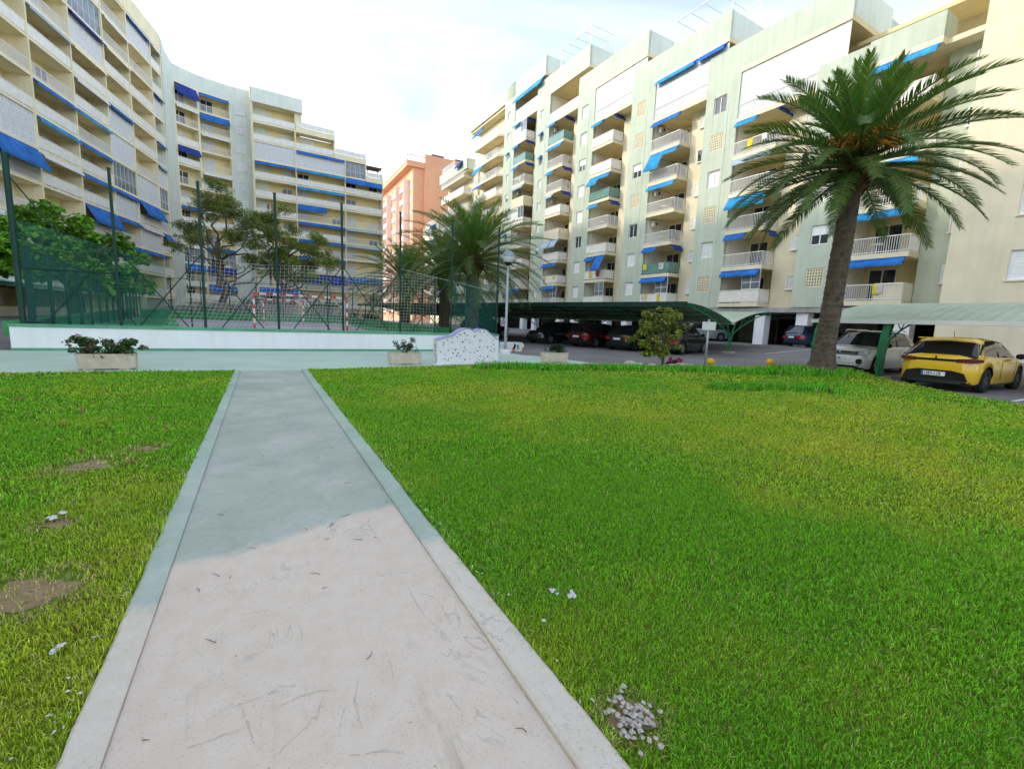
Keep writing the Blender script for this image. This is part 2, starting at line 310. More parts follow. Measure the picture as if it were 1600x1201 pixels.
# path: bare pale concrete near the camera, weathered green paint beyond a slanting edge
def path_mat(name, base, paint, edge_off, slope):
    m = bpy.data.materials.new(name); m.use_nodes = True; n = m.node_tree.nodes; l = m.node_tree.links; b = n['Principled BSDF']; b.inputs['Roughness'].default_value = 0.85; b.inputs['Specular IOR Level'].default_value = 0.25
    tc = n.new('ShaderNodeTexCoord'); sp = n.new('ShaderNodeSeparateXYZ'); l.new(tc.outputs['Object'], sp.inputs[0])
    def noise(s, d=6, v=None, dist=0):
        q = n.new('ShaderNodeTexNoise'); q.inputs['Scale'].default_value = s; q.inputs['Detail'].default_value = d; q.inputs['Distortion'].default_value = dist; q.inputs['Roughness'].default_value = 0.65
        l.new(v if v is not None else tc.outputs['Object'], q.inputs['Vector']); return q.outputs['Fac']
    def ramp(f, p0, c0, p1, c1):
        r = n.new('ShaderNodeValToRGB'); r.color_ramp.elements[0].position = p0; r.color_ramp.elements[1].position = p1; r.color_ramp.elements[0].color = (*c0, 1); r.color_ramp.elements[1].color = (*c1, 1); l.new(f, r.inputs['Fac']); return r.outputs['Color']
    def mix(f, a, c, mode='MIX'):
        x = n.new('ShaderNodeMix'); x.data_type = 'RGBA'; x.blend_type = mode
        if isinstance(f, float): x.inputs[0].default_value = f
        else: l.new(f, x.inputs[0])
        l.new(a, x.inputs[6]); l.new(c, x.inputs[7]); return x.outputs[2]
    def math_(op, a, c):
        x = n.new('ShaderNodeMath'); x.operation = op
        for i, q in enumerate((a, c)):
            if isinstance(q, (int, float)): x.inputs[i].default_value = q
            else: l.new(q, x.inputs[i])
        return x.outputs[0]
    bc = np.array(base)
    conc = ramp(noise(0.6, 3), .3, bc*0.95, .7, bc*1.04)
    conc = mix(0.75, conc, ramp(noise(9, 8), .38, (0.93, 0.91, 0.89), .6, (1, 1, 1)), 'MULTIPLY')
    conc = mix(0.9, conc, ramp(noise(90, 3), .30, (0.72, 0.70, 0.68), .42, (1, 1, 1)), 'MULTIPLY')
    # dark scuffs: thin bent strokes
    mp = n.new('ShaderNodeMapping'); mp.inputs['Scale'].default_value = (1.0, 0.45, 1); mp.inputs['Rotation'].default_value = (0, 0, 0.7); l.new(tc.outputs['Object'], mp.inputs['Vector'])
    st = noise(3.1, 3, mp.outputs['Vector'], 2.6)
    line = math_('ABSOLUTE', math_('SUBTRACT', st, 0.5), 0)
    gate = ramp(noise(1.9, 2), .50, (0, 0, 0), .64, (1, 1, 1))
    scuff = mix(math_('MULTIPLY', math_('LESS_THAN', line, math_('MULTIPLY', noise(5, 3), 0.024)), gate), conc, ramp(noise(30), .3, bc*0.58, .7, bc*0.95))
    stain = ramp(noise(0.8, 7, None, 0.8), .55, (1, 1, 1), .72, (0.90, 0.86, 0.82))
    conc = mix(0.8, scuff, stain, 'MULTIPLY')
    for rz_, sc2, p0, p1, kk_ in ((0.9, 7.0, .60, .70, .70), (-0.5, 6.0, .62, .72, .74), (1.5, 4.0, .61, .75, .80)):   # dragged tyre and broom marks
        m2 = n.new('ShaderNodeMapping'); m2.inputs['Scale'].default_value = (1.0, 0.13, 1); m2.inputs['Rotation'].default_value = (0, 0, rz_); l.new(tc.outputs['Object'], m2.inputs['Vector'])
        st2 = ramp(noise(sc2, 5, m2.outputs['Vector'], 0.35), p0, (1, 1, 1), p1, (kk_, kk_*0.97, kk_*0.93)); conc = mix(ramp(noise(2.3, 3), .45, (0, 0, 0), .6, (1, 1, 1)), conc, mix(1.0, conc, st2, 'MULTIPLY'))
    conc = mix(0.85, conc, ramp(noise(45, 2), .20, (0.35, 0.32, 0.30), .26, (1, 1, 1)), 'MULTIPLY')
    pc = np.array(paint)
    pnt = ramp(noise(0.9, 7), .32, pc*0.82, .68, pc*1.1)
    pnt = mix(ramp(noise(1.5, 8, None, 0.6), .50, (0, 0, 0), .70, (0.8, 0.8, 0.8)), pnt, ramp(noise(12), .3, (0.50, 0.51, 0.47), .7, (0.58, 0.56, 0.50)))
    pnt = mix(0.5, pnt, ramp(noise(22, 6), .35, (0.84, 0.85, 0.86), .6, (1, 1, 1)), 'MULTIPLY')
    e = math_('ADD', math_('SUBTRACT', sp.outputs['Y'], math_('MULTIPLY', sp.outputs['X'], slope)), math_('ADD', math_('MULTIPLY', noise(1.6, 6), 0.42), math_('MULTIPLY', noise(18, 8), 0.20)))
    f = n.new('ShaderNodeMapRange'); f.inputs[1].default_value = edge_off; f.inputs[2].default_value = edge_off+0.11; l.new(e, f.inputs[0])
    l.new(mix(f.outputs[0], conc, pnt), b.inputs['Base Color'])
    bp = n.new('ShaderNodeBump'); bp.inputs['Strength'].default_value = 0.25; bp.inputs['Distance'].default_value = 0.01; l.new(noise(120, 4), bp.inputs['Height']); l.new(bp.outputs['Normal'], b.inputs['Normal'])
    MATS[name] = m
path_mat('path_surface', (0.70, 0.60, 0.50), (0.43, 0.47, 0.40), 3.22, 0.30)
path_mat('kerb_surface', (0.68, 0.61, 0.52), (0.42, 0.51, 0.43), 2.75, 0.05)
po = MB(); n_ = 40
po.slab([(-0.472, -7.0), (0.82, -7.0), (0.82, 12.19), (-0.472, 12.19)], -0.05, 0.012)
PATH = tag(po.build('path', 'path_surface', rotz=TH), kind='structure')
for (k, a, b_) in ((0, -0.59, -0.474), (1, 0.822, 0.96)):
    kb = MB(); ts = np.arange(-7, 12.21, 0.1); vs = []; fs = []
    for i, t in enumerate(ts):
        j = 0.004*math.sin(t*1.1+k)+random.uniform(-.004, .004)
        oa, ob = (a+j, b_) if k == 0 else (a, b_+j)
        for (x, z) in ((oa, -0.04), (oa, 0.026), (oa+0.012, 0.034), (ob-0.012, 0.034), (ob, 0.026), (ob, -0.04)): vs.append((x, t, z+0.003*math.sin(t*1.7)))
    m_ = len(ts)
    for i in range(m_-1):
        for q in range(5): fs.append((i*6+q, i*6+q+1, (i+1)*6+q+1, (i+1)*6+q))
    fs += [tuple(range(5, -1, -1))]
    kb.add(vs, fs); tag(kb.build('path_kerb', 'kerb_surface', rotz=TH, smooth=False), kind='structure')
# parking bay lines and road edge lines on the asphalt (each 4 mm above it)
for (r, t, L, wd, ax) in [(19.5, 17.4, 4.6, 0.11, 'r'), (19.5, 20.0, 4.6, 0.11, 'r'), (19.5, 22.6, 4.6, 0.11, 'r'), (19.5, 25.2, 4.6, 0.11, 'r'), (19.5, 27.8, 4.6, 0.11, 'r'), (19.4, 14.9, 0.1, 22.0, 'r'),
                          (18.0, 9.9, 4.5, 0.1, 'r'), (18.0, 7.25, 4.5, 0.1, 'r'), (15.4, 3.3, 6.5, 0.1, 'r'), (24.6, 15.0, 5.0, .1, 'r')]:
    lb = MB(); N = 14
    for i in range(N):
        ra = r+L*i/N; rb = r+L*(i+1)/N; vs = []
        for (a, c) in ((ra, t), (rb, t), (rb, t+wd), (ra, t+wd)):
            P = G(a, c); 
            vs.append((P.x, P.y, float(zg(P.x, P.y))-0.006))
        if wd > 2:
            vs = []
            for (a, c) in ((r, t+wd*i/N), (r+L, t+wd*i/N), (r+L, t+wd*(i+1)/N), (r, t+wd*(i+1)/N)):
                P = G(a, c); vs.append((P.x, P.y, float(zg(P.x, P.y))-0.006))
        lb.add(vs, [(0, 1, 2, 3)])
    tag(lb.build('road_marking', 'paint_white'), kind='structure')
# ------------------------------------------------------------------ facade kit (meshes shared between alike pieces)
CACHE = {}
def cached(key, fn):
    if key not in CACHE: CACHE[key] = fn()
    return CACHE[key]
def railing_mesh(kind, wd, side, h=0.98):
    def fn():
        b = MB(); mt = 'white_metal'
        segs = [((0, 0), (wd, 0))]+([((wd, 0), (wd, side))] if side > 0 else [])
        for (a, c) in segs:
            L = math.dist(a, c); dx, dy = (c[0]-a[0])/L, (c[1]-a[1])/L
            def bx(s0, s1, th, z0, z1):
                if dx: b.box(a[0]+s0, a[0]+s1, -th, th, z0, z1)
                else: b.box(a[0]-th, a[0]+th, s0, s1, z0, z1)
            e0 = 0.0 if dx else 0.03
            bx(e0, L, 0.025, h-0.05, h)
            if kind in ('bars', 'glass', 'panel'): bx(e0, L, 0.018, 0.08, 0.12)
            n = max(2, int(L/0.115)) if kind == 'bars' else max(2, int(round(L/1.1)))
            for i in range(n+1):
                s = e0+(L-e0)*i/n; th = 0.011 if kind == 'bars' else 0.02
                s = min(max(s, e0+th), L-th); bx(s-th, s+th, th, 0.0, h-0.05)
            if kind == 'glass' or kind == 'panel': bx(e0+0.03, L-0.03, 0.006, 0.13, h-0.07)
            if kind == 'solid': bx(e0, L, 0.05, 0.0, h-0.05)
        m = b.mesh('railing', {'bars': 'white_metal', 'glass': 'glass_green', 'panel': 'panel_grey', 'solid': 'plaster_cream'}[kind])
        return m
    return cached(('rail', kind, round(wd, 2), round(side, 2), h), fn)
def awning_mesh(kind, wd, mt):
    def fn():
        b = MB()
        if kind == 'rolled':
            b.box(0.05, wd-0.05, -0.05, 0.10, -0.14, -0.01)
            prof = [(-0.06, -0.10), (-0.30, -0.30), (-0.31, -0.48)]
        elif kind == 'half':
            b.box(0.05, wd-0.05, -0.05, 0.10, -0.14, -0.01)
            prof = [(-0.06, -0.08), (-0.55, -0.80), (-0.56, -1.0)]
        elif kind == 'full':
            b.box(0.05, wd-0.05, -0.05, 0.10, -0.14, -0.01)
            prof = [(-0.06, -0.08), (-0.80, -1.45), (-0.81, -1.65)]
        else:   # let down straight
            b.box(0.05, wd-0.05, -0.05, 0.10, -0.14, -0.01)
            prof = [(-0.06, -0.10), (-0.09, -0.9), (-0.10, -1.5)]
        N = max(3, int(wd/0.25)); vs = []; fs = []
        for i in range(N+1):
            x = 0.04+(wd-0.08)*i/N
            for q, (y, z) in enumerate(prof):
                vs.append((x, y, z+(0.03*(i % 2) if q == 2 else 0.015*math.sin(i*1.3))))
            for q, (y, z) in enumerate(prof): vs.append((x, y+0.012, z-0.012+(0.03*(i % 2) if q == 2 else 0.015*math.sin(i*1.3))))
        for i in range(N):
            o = i*6; p = o+6
            fs += [(o, p, p+1, o+1), (o+1, p+1, p+2, o+2), (o+3, o+4, p+4, p+3), (o+4, o+5, p+5, p+4), (o+2, p+2, p+5, o+5)]
        b.add(vs, fs)
        return b.mesh('awning', mt)
    return cached(('awn', kind, round(wd, 2), mt), fn)
def window_parts(parent, x, y, z, wd, h, kind='double', depth=0.06, frame='white_metal', name='window'):
    """window standing in the plane y, facing -y; frame object with pane / shutter children"""
    fr = cached(('wf', kind, wd, h, frame), lambda: _frame(kind, wd, h).mesh('window_frame', frame))
    o = link(name, fr, parent, (x, y, z))
    if kind == 'shutter':
        link('shutter', cached(('ws', wd, h), lambda: _slats(wd, h).mesh('shutter', 'blind_white')), o)
    elif kind == 'curtain':
        link('pane', cached(('wc', wd, h), lambda: MB().box(0.05, wd-0.05, 0.0, 0.02, 0.05, h-0.05).mesh('pane', 'curtain')), o)
    else:
        link('pane', cached(('wp', wd, h), lambda: MB().box(0.05, wd-0.05, 0.0, 0.02, 0.05, h-0.05).mesh('pane', 'glass_dark')), o)
        if kind == 'half': link('shutter', cached(('wh', wd, h), lambda: MB().box(0.05, wd-0.05, -0.03, -0.01, h*0.5, h-0.05).mesh('shutter', 'blind_white')), o)
    return o
def _frame(kind, wd, h):
    b = MB(); t = 0.055
    b.box(0, t, -0.05, 0.05, 0, h).box(wd-t, wd, -0.05, 0.05, 0, h).box(t, wd-t, -0.05, 0.05, 0, t).box(t, wd-t, -0.05, 0.05, h-t, h)
    if kind != 'shutter' and wd > 0.7: b.box(wd/2-0.03, wd/2+0.03, -0.045, 0.045, t, h-t)
    b.box(-0.05, wd+0.05, -0.09, -0.051, -0.05, 0.012)
    return b
def _slats(wd, h):
    b = MB(); n = int(h/0.085)
    for i in range(n):
        z = 0.06+(h-0.12)*i/n; b.add([(0.05, -0.03, z), (wd-0.05, -0.03, z), (wd-0.05, 0.0, z+0.075), (0.05, 0.0, z+0.075), (0.05, 0.0, z), (wd-0.05, 0.0, z)], [(0, 1, 2, 3), (0, 4, 5, 1)])
    return b
def lattice_mesh(wd, h):
    def fn():
        b = MB(); n = 6; t = 0.075
        for i in range(n+1):
            x = (wd-t)*i/n; b.box(x, x+t, -0.05, 0.05, 0, h)
        for i in range(n+1):
            z = (h-t)*i/n; b.box(0.001, wd-0.001, -0.042, 0.042, z, z+t)
        return b.mesh('lattice_block', 'plaster_cream')
    return cached(('lat', wd, h), fn)
def glazing(parent, x, y, z, wd, h, n, mt='curtain', railh=1.0, frame='white_metal'):
    b = MB(); t = 0.04
    for i in range(n+1):
        xx = wd*i/n; b.box(max(0, xx-t/2), min(wd, xx+t/2), -0.03, 0.03, 0, h)
    b.box(0.02, wd-0.02, -0.025, 0.025, 0.0, t).box(0.02, wd-0.02, -0.025, 0.025, h-t, h).box(0.02, wd-0.02, -0.025, 0.025, railh, railh+t)
    o = b.build('glazing', frame, parent, loc=(x, y, z))
    pm = cached(('gp', round(wd/n, 3), round(h, 2), railh, mt), lambda: MB().box(0.02, wd/n-0.02, -0.008, 0.008, t, railh).box(0.02, wd/n-0.02, -0.008, 0.008, railh+t, h-t).mesh('pane', mt))
    for i in range(n): link('pane', pm, o, (wd*i/n, 0.0, 0))
    return o
def wall_with_holes(b, x0, x1, y0, y1, z0, z1, holes):
    """front wall slab with rectangular openings stacked in one column: holes [(xa,xb,za,zb)] sharing xa,xb"""
    if not holes: return b.box(x0, x1, y0, y1, z0, z1)
    xa, xb = holes[0][0], holes[0][1]
    b.box(x0, xa, y0, y1, z0, z1).box(xb, x1, y0, y1, z0, z1); z = z0
    for (_, _, za, zb) in sorted(holes, key=lambda q: q[2]):
        if za > z: b.box(xa, xb, y0, y1, z, za)
        z = zb
    if z < z1: b.box(xa, xb, y0, y1, z, z1)
    return b

# ------------------------------------------------------------------ right-hand block: units stepping down towards the camera
RZ0, RH = 3.45, 2.75
def right_block():
    rnd = random.Random(5)
    O = Vector((0.862*32.5, 0.507*32.5, 0)); root = thing('apartment_block', 'sunlit pale green and cream apartment block stepping down in units above the car parking', 'building', O, math.atan2(-0.862, 0.507))
    X = lambda i: -34.6+8.5*(i-3)
    zk = lambda k: RZ0+RH*k
    awk = {3: {5: ('rolled', 'awning_blue', 0), 4: ('full', 'awning_sky', 1), 3: ('rolled', 'awning_sky', 0), 1: ('rolled', 'awning_blue', 1), 0: ('rolled', 'awning_blue', 0), 2: None},
           2: {6: ('rolled', 'awning_sky', 1), 5: None, 4: ('half', 'awning_sky', 1), 3: ('rolled', 'awning_sky', 1), 1: ('half', 'awning_blue', 2), 2: None, 0: None},
           1: {7: ('rolled', 'awning_sky', 1), 6: ('rolled', 'awning_sky', 0), 5: ('rolled', 'awning_sky', 1), 4: ('rolled', 'awning_pale', 1), 2: ('half', 'awning_pale', 3), 1: ('rolled', 'awning_blue', 0), 0: ('rolled', 'awning_blue', 0), 3: None},
           0: {8: ('rolled', 'awning_sky', 1), 7: ('rolled', 'awning_sky', 1), 6: ('rolled', 'awning_sky', 1), 5: ('rolled', 'awning_pale', 0), 0: ('half', 'awning_blue', 1)},
           4: {4: ('rolled', 'awning_sky', 1), 3: ('rolled', 'awning_pale', 0), 2: ('half', 'awning_sky', 0), 1: ('rolled', 'awning_blue', 1), 0: ('rolled', 'awning_blue', 0)},
           5: {4: None, 3: None, 2: ('rolled', 'awning_sky', 0), 1: ('rolled', 'awning_sky', 0), 0: ('rolled', 'awning_blue', 0)}}
    railk = {3: {2: 'bars', 1: 'glass', 0: 'panel', 5: 'bars', 4: 'bars', 3: 'bars'}, 2: {4: 'glass', 1: 'panel', 2: 'panel', 5: 'panel', 6: 'panel', 3: 'bars', 0: 'panel'}, 1: {7: 'glass', 6: 'bars', 5: 'bars', 4: 'panel', 3: 'solid', 1: 'panel', 2: 'panel'},
             0: {8: 'panel', 7: 'glass', 6: 'bars', 5: 'solid', 4: 'panel'}, 4: {1: 'bars', 0: 'panel'}, 5: {1: 'bars', 0: 'bars'}}
    for i in range(0, 6):
        x = X(i); roof = 10-i; ktop = roof-1; zr = zk(roof); ztop = zr+2.7; low = (i == 5)
        if low: ktop = roof; ztop = zk(roof)+1.25; zr = zk(roof)-0.5
        # pier with one opening per floor
        holes = []
        wa, wb = (0.75, 1.85) if i > 1 else (0.9, 1.7)
        kinds = []
        for k in range(0, ktop+(0 if low else 1)):
            if i >= 3 and (k % 2 == 0 or i == 3) and not (i == 4 and k == 1): kd = 'lattice'
            elif i == 2: kd = ['shutter', 'shutter', 'double', 'shutter', 'shutter', 'half', 'curtain', 'curtain'][k % 8]
            elif i == 3: kd = 'lattice'
            else: kd = rnd.choice(['curtain', 'curtain', 'shutter', 'half', 'double'])
            if i == 3 and k in (0, 1): kd = 'shutter'
            if i == 3 and k == 2: kd = 'double'
            if i == 3 and k == 4: kd = 'half'
            if i == 5 and k in (2, 3, 4): kd = 'curtain'
            if i == 4 and k == 1: kd = 'curtain'
            kinds.append(kd); za = zk(k)+0.95; hh = 1.25
            if i <= 1: za, hh = zk(k)+1.1, 0.95
            holes.append((x+wa, x+wb, za, za+hh))
        wall_with_holes(MB(), x, x+2.9, 0, 0.3, 3.1, ztop, holes).build('pier_wall', 'plaster_green', root)
        MB().box(x+2.65, x+2.9, 0.3, 2.95, 3.1, ztop-0.02).build('pier_side_wall', 'panel_grey', root)
        MB().box(x+0.05, x+2.6, 0.32, 0.5, 3.2, ztop-0.3).build('pier_inner_wall', 'garage_wall', root)  # darker colour chosen so the lattice holes look shaded
        MB().tube([(x+2.05, -0.02, 3.2), (x+2.05, -0.02, zr-1.2)], 0.022, 5).build('pier_joint', 'plaster_leftgreen', root)  # thin rod standing in for the shadow-gap line down the pier
        for kd, h in zip(kinds, holes):
            if kd == 'lattice': link('lattice_block', lattice_mesh(round(h[1]-h[0]-0.02, 3), round(h[3]-h[2]-0.02, 3)), root, (h[0]+0.01, 0.08, h[2]+0.01))
            else: window_parts(root, h[0]+0.005, 0.14, h[2]+0.005, round(h[1]-h[0]-0.01, 3), round(h[3]-h[2]-0.01, 3), kd)
        if i in (0, 1):
            for k in range(0, ktop):
                if rnd.random() < 0.3: link('awning', awning_mesh('rolled', 0.8, 'awning_blue'), root, (x+wa, -0.02, zk(k)+2.2))
        # recessed cream wall and loggia back wall
        MB().box(x+6.2, x+8.5, 1.3, 2.95, 3.1, zk(ktop)-0.28).build('cream_wall', 'plaster_cream' if i < 5 else 'plaster_green', root)
        MB().box(x+2.9, x+10.1, 2.96, 3.2, 3.1, zr+0.5).build('loggia_back_wall', 'back_wall', root)
        MB().box(x, x+8.5, 3.25, 12.0, 3.1, zr+0.5).build('core', 'plaster_green', root)
        for k in range(0, ktop):
            window_parts(root, x+7.35 if i != 3 else x+7.1, 1.24, zk(k)+1.0, 0.62, 1.0, rnd.choice(['curtain', 'shutter', 'shutter', 'double']), name='small_window')
        for k in range(0, ktop+1):
            z = zk(k)
            if low and k == ktop:
                sl = MB().box(x+2.9, x+8.5, 0.28, 2.95, z-0.28, z-0.001).build('terrace_slab', 'plaster_cream', root)
                MB().box(x+2.9, x+6.3, -0.25, 0.27, z-0.3, z).build('terrace_edge', 'plaster_cream', root); MB().box(x+2.9, x+6.3, -0.25, -0.05, z+0.001, z+1.25).box(x+6.1, x+6.3, -0.049, 1.3, z+0.001, z+1.25).build('parapet_band', 'plaster_green', root)
                link('awning', awning_mesh('rolled', 3.2, 'awning_sky'), root, (x+3.0, -0.2, z-0.28)); continue
            if k < ktop:
                sl = MB().box(x+2.9, x+6.2, -0.12, 2.95, z-0.28, z).build('balcony', 'plaster_cream', root)
                # ceiling skin under the slab, warm bounced light put into its yellow
                MB().box(x+2.95, x+6.15, -0.06, 2.9, z-0.292, z-0.282).build('ceiling', 'plaster_yellow', sl)
                kd = railk.get(i, {}).get(k, rnd.choice(['bars', 'bars', 'panel']))
                link('railing', railing_mesh(kd, 3.2, 1.32), sl, (x+2.95, -0.07, z))
                if k == 0: MB().box(x+4.75, x+6.15, -0.03, 0.04, z+0.0, z+1.02).box(x+6.08, x+6.15, 0.041, 1.3, z, z+1.02).build('parapet_panel', 'plaster_cream', sl)
                if (i, k) in ((0, 8), (0, 4), (3, 0), (2, 0), (1, 0), (4, 0)):
                    gl = glazing(sl, x+4.75, -0.05, z+1.0 if k == 0 else z, 1.4, (RH-0.3-1.0) if k == 0 else RH-0.3, 2, 'glass_mid', 0.5 if k == 0 else 1.0)
                    if i == 0: glazing(sl, x+2.95, -0.05, z, 1.8, RH-0.3, 2, 'curtain', 1.0)
            else:
                sl = MB().box(x+2.9, x+8.5, 0.0, 2.95, z-0.28, z).build('loggia_slab', 'plaster_cream', root)
                MB().box(x+2.95, x+8.45, 0.05, 2.9, z-0.292, z-0.282).build('ceiling', 'plaster_yellow', sl)
                hgt = zr+0.5-z
                if i in (2, 3, 4): glazing(sl, x+2.95, 0.1, z, 7.1 if i < 5 else 5.5, hgt-0.02, 6, 'curtain', 1.05)
                if i in (0,): glazing(sl, x+2.95, 0.12, z, 7.1, 1.6, 8, 'curtain', 0.9)
                link('railing', railing_mesh('panel' if i in (1,) else 'bars', 5.5, 0), sl, (x+2.95, 0.05, z))
            # loggia door
            if k < ktop or i in (1, 5):
                window_parts(root, x+3.2, 2.90, z+0.02, 1.5, 2.15, 'double', name='balcony_door')
                if rnd.random() < 0.3: 
                    ac = MB().box(x+3.0, x+3.35, 0.6, 1.35, z+1.75, z+2.25).build('air_conditioner', 'ac_unit', root)
                    MB().lathe([(0.0, 0), (0.17, 0), (0.17, -0.02), (0.12, -0.03)], 14, (x+3.36, 0.95, z+2.0), 'y').build('fan_grille', 'car_trim', ac)
            if k < ktop and rnd.random() < 0.34:
                for q in range(rnd.randint(1, 3)):
                    lx = x+3.1+rnd.random()*2.2; lw = rnd.uniform(.3, .7); lh = rnd.uniform(.4, .75)
                    MB().add([(lx, -0.115, z+0.97), (lx+lw*.5, -0.125, z+0.95), (lx+lw, -0.115, z+0.97), (lx+lw, -0.13, z+.97-lh), (lx+lw*.5, -0.16, z+.95-lh), (lx+.03, -0.13, z+.97-lh)], [(0, 5, 4, 1), (1, 4, 3, 2)]).build('laundry', rnd.choice(['clothes_pale', 'clothes_pale', 'clothes_red', 'clothes_yellow', 'awning_pale', 'blind_white']), root)
            if k < ktop and rnd.random() < 0.4:
                tb = MB().lathe([(.001, .72), (.35, .72), (.35, .69), (.03, .68), (.03, .03), (.2, 0.0)], 12, (x+4.2, 0.9, z)).build('balcony_table', 'blind_white', root)
            a = awk.get(i, {}).get(k)
            if a and k < ktop:
                kd, mt, mode = a; zt = z+RH-0.3
                if k == ktop-1 and False: pass
                w1 = 1.75
                if mode in (0, 1, 3): link('awning', awning_mesh(kd if mode != 2 else 'rolled', w1+(0.0 if mode else 1.4), mt), root, (x+2.95, -0.1, zt))
                if mode == 1: link('awning', awning_mesh('rolled', 1.5, mt), root, (x+4.65, -0.06, zt), rotz=R_(0)) if kd != 'rolled' else link('awning', awning_mesh('rolled', 1.35, 'awning_navy'), root, (x+6.16, -0.1, zt), rotz=R_(90))
                if mode in (2, 3): link('awning', awning_mesh('full' if mode == 2 else 'half', 1.45, mt), root, (x+4.75, -0.1, zt))
                if mode == 2: link('awning', awning_mesh('rolled', 1.7, mt), root, (x+2.98, -0.1, zt))
        if low:
            MB().box(x+0.5, x+8.4, 4.5, 11.5, zk(5)+0.01, zk(6)+0.8).build('roof_room', 'plaster_cream', root); MB().box(x+1.0, x+8.0, 2.3, 4.49, zk(6)-0.1, zk(6)+0.15).build('terrace_canopy', 'plaster_yellow', root); continue
        # roof slab, parapet band carried past the next unit, its end wall
        MB().box(x+2.9, x+10.1, 0.26, 12.0, zr+0.5, zr+0.82).build('roof_slab', 'plaster_yellow', root)
        MB().box(x+2.9, x+10.1, 0.0, 0.25, zr+0.8, ztop).build('parapet_band', 'plaster_green', root)
        MB().box(x+2.9, x+10.08, -0.03, 0.26, zr+0.5, zr+0.8).build('parapet_edge', 'plaster_cream', root)
        e = 5.0
        MB().box(x+9.85, x+10.1, 0.26, e, zr+0.83, ztop).build('parapet_end_wall', 'plaster_leftgreen', root)
        MB().box(x, x+2.9, 0.31, 3.2, zr+0.6, zr+0.9).build('pier_roof', 'plaster_green', root)
        if i in (0, 4): MB().box(x-0.3, x+9.85, 5.0, 11.5, zr+0.83, zr+2.5).build('roof_room', 'plaster_green', root)
        if i == 4: MB().box(x+3.2, x+9.5, 2.2, 4.6, zr+3.2, zr+3.45).build('terrace_canopy', 'plaster_yellow', root)
        # awning over the top loggia
        if i == 3:
            link('awning', awning_mesh('rolled', 4.2, 'awning_sky'), root, (x+3.0, 0.0, zr+0.5)); link('awning', awning_mesh('rolled', 2.6, 'awning_blue'), root, (x+7.3, 0.0, zr+0.5))
        if i == 0: link('awning', awning_mesh('half', 6.9, 'awning_sky'), root, (x+2.95, 0.02, zr+0.5))
        if i in (1, 3):   # white pipe pergola on the roof terrace
            pg = thing('pergola', None, None); pg.parent = root
            zt = ztop+1.9
            b = MB(); x0, x1 = x+4.6, x+9.95
            for xx in (x0, x1):
                for yy in (0.15, 3.6): b.tube([(xx, yy, ztop-0.02 if yy < 1 else zr+0.83), (xx, yy, zt)], 0.055, 6)
            b.tube([(x0, 0.15, zt), (x1, 0.15, zt)], 0.05, 6).tube([(x0, 3.6, zt), (x1, 3.6, zt)], 0.05, 6)
            COL.objects.unlink(pg); bpy.data.objects.remove(pg)
            pf = b.build('pergola', 'white_metal', root)
            for q in range(5):
                xx = x0+(x1-x0)*q/4; MB().tube([(xx, 0.15, zt+0.05), (xx, 3.6, zt+0.05)], 0.035, 5).build('pergola_bar', 'white_metal', pf)
    # left end of the block: wide wrap balconies, then two lower steps
    x0, x1 = -71.9, X(0)
    ztop = zk(10)+2.7
    MB().box(x0+1.0, x1, 1.5, 12, 3.1, zk(10)+0.5).build('end_wall', 'plaster_cream', root)
    MB().box(x0, X(0)+2.85, 0.0, 0.25, zk(10)+0.8, ztop).build('parapet_band', 'plaster_green', root)
    MB().box(x0, x1, 0.26, 12, zk(10)+0.5, zk(10)+0.82).build('roof_slab', 'plaster_yellow', root)
    MB().box(x0, x0+0.25, 0.26, 5, zk(10)+0.83, ztop).build('parapet_end_wall', 'plaster_leftgreen', root)
    for k in range(0, 10):
        z = zk(k); bx0 = x0+2.4; bx1 = x1-1.6
        sl = MB().slab([(bx0, -0.3), (bx1, -0.3), (x1-0.2, 1.45), (bx0, 1.45)], z-0.28, z).build('balcony', 'plaster_cream', root)
        MB().slab([(bx0+.05, -0.24), (bx1-.05, -0.24), (x1-0.3, 1.4), (bx0+.05, 1.4)], z-0.292, z-0.282).build('ceiling', 'plaster_yellow', sl)
        link('railing', railing_mesh('bars' if k % 3 else 'panel', bx1-bx0-0.1, 0), sl, (bx0+0.05, -0.25, z))
        link('railing', railing_mesh('bars', 2.2, 0), sl, (bx1-0.04, -0.24, z), rotz=math.atan2(1.7, 1.4))
        window_parts(root, bx0+1.2, 1.44, z+0.02, 1.6, 2.1, 'double', name='balcony_door'); window_parts(root, bx0+4.0, 1.44, z+0.9, 1.2, 1.2, 'curtain')
        if k in (9, 7, 6, 5, 3): link('awning', awning_mesh('half' if k in (9, 7) else 'rolled', 3.2, ['awning_blue', 'awning_sky', 'awning_navy'][k % 3]), root, (bx0+0.1, -0.28, z+RH-0.3))
    for (xa, xb, kk) in ((-84.4, x0-0.1, 8), (-93.5, -84.5, 5)):
        zr = zk(kk)
        MB().box(xa+0.5, xb+1.0, 1.2, 12, 0.3, zr+0.5).build('end_wall', 'plaster_cream', root)
        MB().box(xa, xb, -0.4, -0.15, zr+0.75, zr+2.4).build('parapet_band', 'plaster_green', root)
        MB().box(xb-0.26, xb-0.01, -0.14, 1.19, zr+0.75, zr+2.4).build('parapet_end_wall', 'plaster_leftgreen', root)
        MB().box(xa+0.01, xb-0.27, -0.14, 12, zr+0.5, zr+0.8).build('roof_slab', 'plaster_yellow', root)
        link('railing', railing_mesh('bars', 6.0, 0), root, (xa+1, -0.28, zr+2.4))
